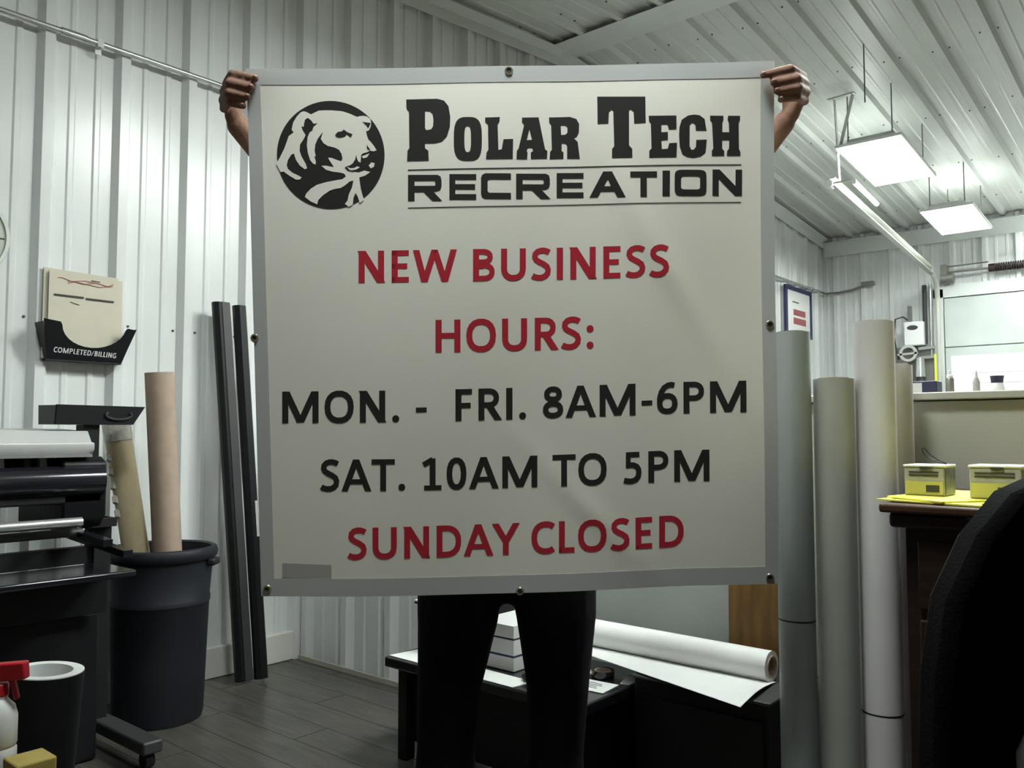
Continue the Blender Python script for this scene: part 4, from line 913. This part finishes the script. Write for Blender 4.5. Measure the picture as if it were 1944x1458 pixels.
clear_box(3.146, 3.242, 1.99, 2.085, .9625, .0705, 'clear box with yellow label on the desk, right one')
lp = [(3.088,2.03,1.034)] + [(3.060-.026*math.cos(R(a))-.006*math.sin(R(a)), 2.03, 1.052-.012*math.cos(R(a))*-1+.009*math.sin(R(a))) for a in range(-150, 151, 20)] + [(3.090,2.032,1.034)]
lp = [(3.094,2.03,1.0335),(3.078,2.03,1.040),(3.064,2.03,1.050),(3.054,2.03,1.061),(3.049,2.03,1.067),(3.045,2.03,1.066),(3.046,2.03,1.058),(3.053,2.03,1.048),(3.066,2.03,1.040),(3.080,2.03,1.035),(3.094,2.031,1.0328)]
tag(MB().tube(lp, .0012, 6).build('cord_loop', 'blk', smooth=True), 'thin black cord loop sticking up from the left clear box', 'cord')

# ------------------------------------------------------------------ office chair, right foreground
CO = Vector((3.463, 1.348, 0)); FW = -PNv
def ch(l, f, z): return CO + PR*l + FW*f + Vector((0, 0, z))
oc = empty('office_chair', CO, 'black office chair seen from behind at the right edge', 'chair')
out = [(-.243,.50),(-.243,.677),(-.238,.78),(-.222,.879),(-.180,.966),(-.135,1.020),(-.08,1.045),(.08,1.045),(.135,1.020),(.18,.966),(.222,.879),(.238,.78),(.243,.677),(.243,.50),(.20,.45),(-.20,.45)]
MB().prism(out, lambda l, z: ch(l, -.0+.10*abs(l)**1.5, z), lambda l, z: ch(l, .07+.08*abs(l)**1.5, z)).build('backrest', 'fab', oc, bevel=.015)
MB().prism([(-.15,.40),(-.15,.695),(-.135,.725),(-.10,.737),(.10,.737),(.135,.725),(.15,.695),(.15,.40)], lambda l, z: ch(l, -.035, z), lambda l, z: ch(l, .01, z)).build('back_shell', 'chair_g', oc, bevel=.012)
MB().prism([(-.16,.10),(-.14,.40),(-.08,.46),(.20,.46),(.24,.42),(.24,.10)], lambda l, f: ch(l, f, .42), lambda l, f: ch(l, f, .49)).build('seat', 'fab', oc, bevel=.02)
MB().bar(ch(0,.12,.44), ch(0,-.015,.46), .06, .015).bar(ch(0,-.02,.44), ch(0,-.02,.60), .06, .015).build('back_stem', 'blk', oc)
MB().cyl(ch(0,.28,.10), ch(0,.28,.43), .028, None, 16).build('gas_lift', 'blk_gl', oc, smooth=True)
for k in range(5):
    a = R(72*k+20); e = Vector((math.cos(a)*.28, math.sin(a)*.28, 0)); c = ch(0,.28,.095)
    lg = MB().bar(c, c+e+Vector((0,0,-.03)), .045, .03).build('base_leg', 'blk', oc); MB().sphere(c+e*1.0+Vector((0,0,-.067)), .027, 8).build('caster', 'blk', lg, smooth=True)

# ------------------------------------------------------------------ things on the partition ledge
LZ = 1.2135
lb_ = empty('ink_carton', (2.888, 2.63, LZ), 'small navy carton with white label at the left of the ledge', 'carton')
box('carton', (2.846,2.62,LZ), (2.935,2.68,LZ+.036), 'navy_d', lb_, bevel=.002); box('label', (2.851,2.6188,LZ+.004), (2.896,2.6199,LZ+.031), 'hood', lb_)
sc_ = empty('spray_can', (2.966,2.632,LZ), 'slim grey spray can with white nozzle on the ledge beside the navy carton', 'spray can')
MB().lathe([(0,0),(.0105,0),(.011,.002),(.011,.040),(.009,.043),(0,.043)], (2.966,2.632,LZ), 20).build('can', 'grey_m', sc_, smooth=True); MB().lathe([(0,.043),(.0085,.043),(.0085,.050),(.0045,.052),(.0045,.064),(0,.065)], (2.966,2.632,LZ), 16).build('cap', 'white', sc_, smooth=True)
bo = empty('glue_bottle', (3.034,2.63,LZ), 'small pale bottle with pointed tip on the ledge', 'bottle')
MB().lathe([(0,0),(.0085,0),(.009,.002),(.009,.028),(.006,.036),(.0045,.040),(0,.040)], (3.034,2.63,LZ), 20).build('bottle', 'clear', bo, smooth=True); MB().lathe([(.0045,.040),(.0015,.060),(0,.0605)], (3.034,2.63,LZ), 16).build('tip', 'hood', bo, smooth=True)
jr = empty('lidded_jar', (3.085,2.63,LZ), 'small clear jar with a wide dark navy lid on the ledge', 'jar')
MB().lathe([(0,0),(.018,0),(.0185,.003),(.016,.020),(.014,.024),(0,.024)], (3.085,2.63,LZ), 28).build('jar', 'white', jr, smooth=True); MB().lathe([(0,.024),(.0145,.024),(.0165,.040),(.0175,.0435),(0,.0435)], (3.085,2.63,LZ), 28).build('lid', 'navy_d', jr, smooth=True)

# ------------------------------------------------------------------ air unit on the back wall, left of the overhead door
WY = Y1-.036
au = empty('air_unit', (1.0, WY, 1.30), 'wall-mounted compressed air unit with white box and ring gauge left of the overhead door', 'air unit')
box('white_box', (.925,WY-.15,2.035), (1.120,WY,2.29), 'white', au, bevel=.012)
MB().prism(sup(1.015,2.225,.055,.026,0,360,24,2)[:-1], lambda x, z: (x,WY-.152,z), lambda x, z: (x,WY-.149,z)).build('oval_badge', 'dkgrey', au)
box('top_pipe', (.950,WY-.07,2.29), (.985,WY-.03,2.47), 'grey_m', au)
MB().cyl((.965,WY-.15,1.955),(.965,WY-.12,1.955),.088,None,32,inner=.062).build('ring_gauge', 'track', au, smooth=True)
MB().bar((.86,WY-.14,1.945),(1.06,WY-.14,1.955),.02,.02).build('valve_bar', 'track', au)
box('back_plate', (.82,WY-.05,1.30), (1.20,WY,2.03), 'grey_m', au)
for x, r_, z0, z1, m in ((.92,.055,1.62,1.86,'grey_m'),(1.07,.055,1.70,1.90,'galv'),(1.07,.045,1.55,1.70,'dkgrey')): MB().cyl((x,WY-.10,z0),(x,WY-.10,z1),r_,r_*.85,20).build('filter_bowl', m, au, smooth=True)
for z in (1.90, 2.0): MB().bar((1.06,WY-.10,z),(1.22,WY-.09,z+.01),.03,.03).build('fitting', 'galv', au)
box('shelf_bracket', (.82,WY-.16,1.49), (1.28,WY,1.51), 'trim', au)
MB().cyl((1.12,WY-.06,2.05),(1.12,WY-.06,2.68),.022,None,12).build('riser_pipe', 'dkgrey', au, smooth=True)
MB().cyl((1.175,WY-.05,1.9),(1.175,WY-.05,2.70),.012,None,12).build('riser_pipe', 'galv', au, smooth=True)
MB().tube([(.84,WY-.06,1.9),(.80,WY-.06,2.15),(.82,WY-.06,2.34),(.90,WY-.06,2.36),(.97,WY-.06,2.30)], .009, 8).build('air_hose', 'dkgrey', au, smooth=True)
tag(MB().box((1.212,WY-.115,1.50),(1.252,WY-.10,1.935)).box((1.215,WY-.10,1.90),(1.249,WY-.02,1.93)).build('yellow_strap', 'lime'), 'fluorescent yellow strap hanging beside the overhead door track', 'strap')
wb = empty('white_board', (2.4, 9.45, 0), 'long white sheet board standing in front of the overhead door', 'board')
box('board', (1.425,9.40,.05), (3.6,9.415,1.885), 'white', wb)
for z in (1.70, 1.60): box('score_line', (1.6,9.3985,z), (3.6,9.3999,z+.006), 'hood', wb)
for x in (1.6, 3.3): box('foot', (x,9.30,0), (x+.05,9.52,.05), 'grey_m', wb)
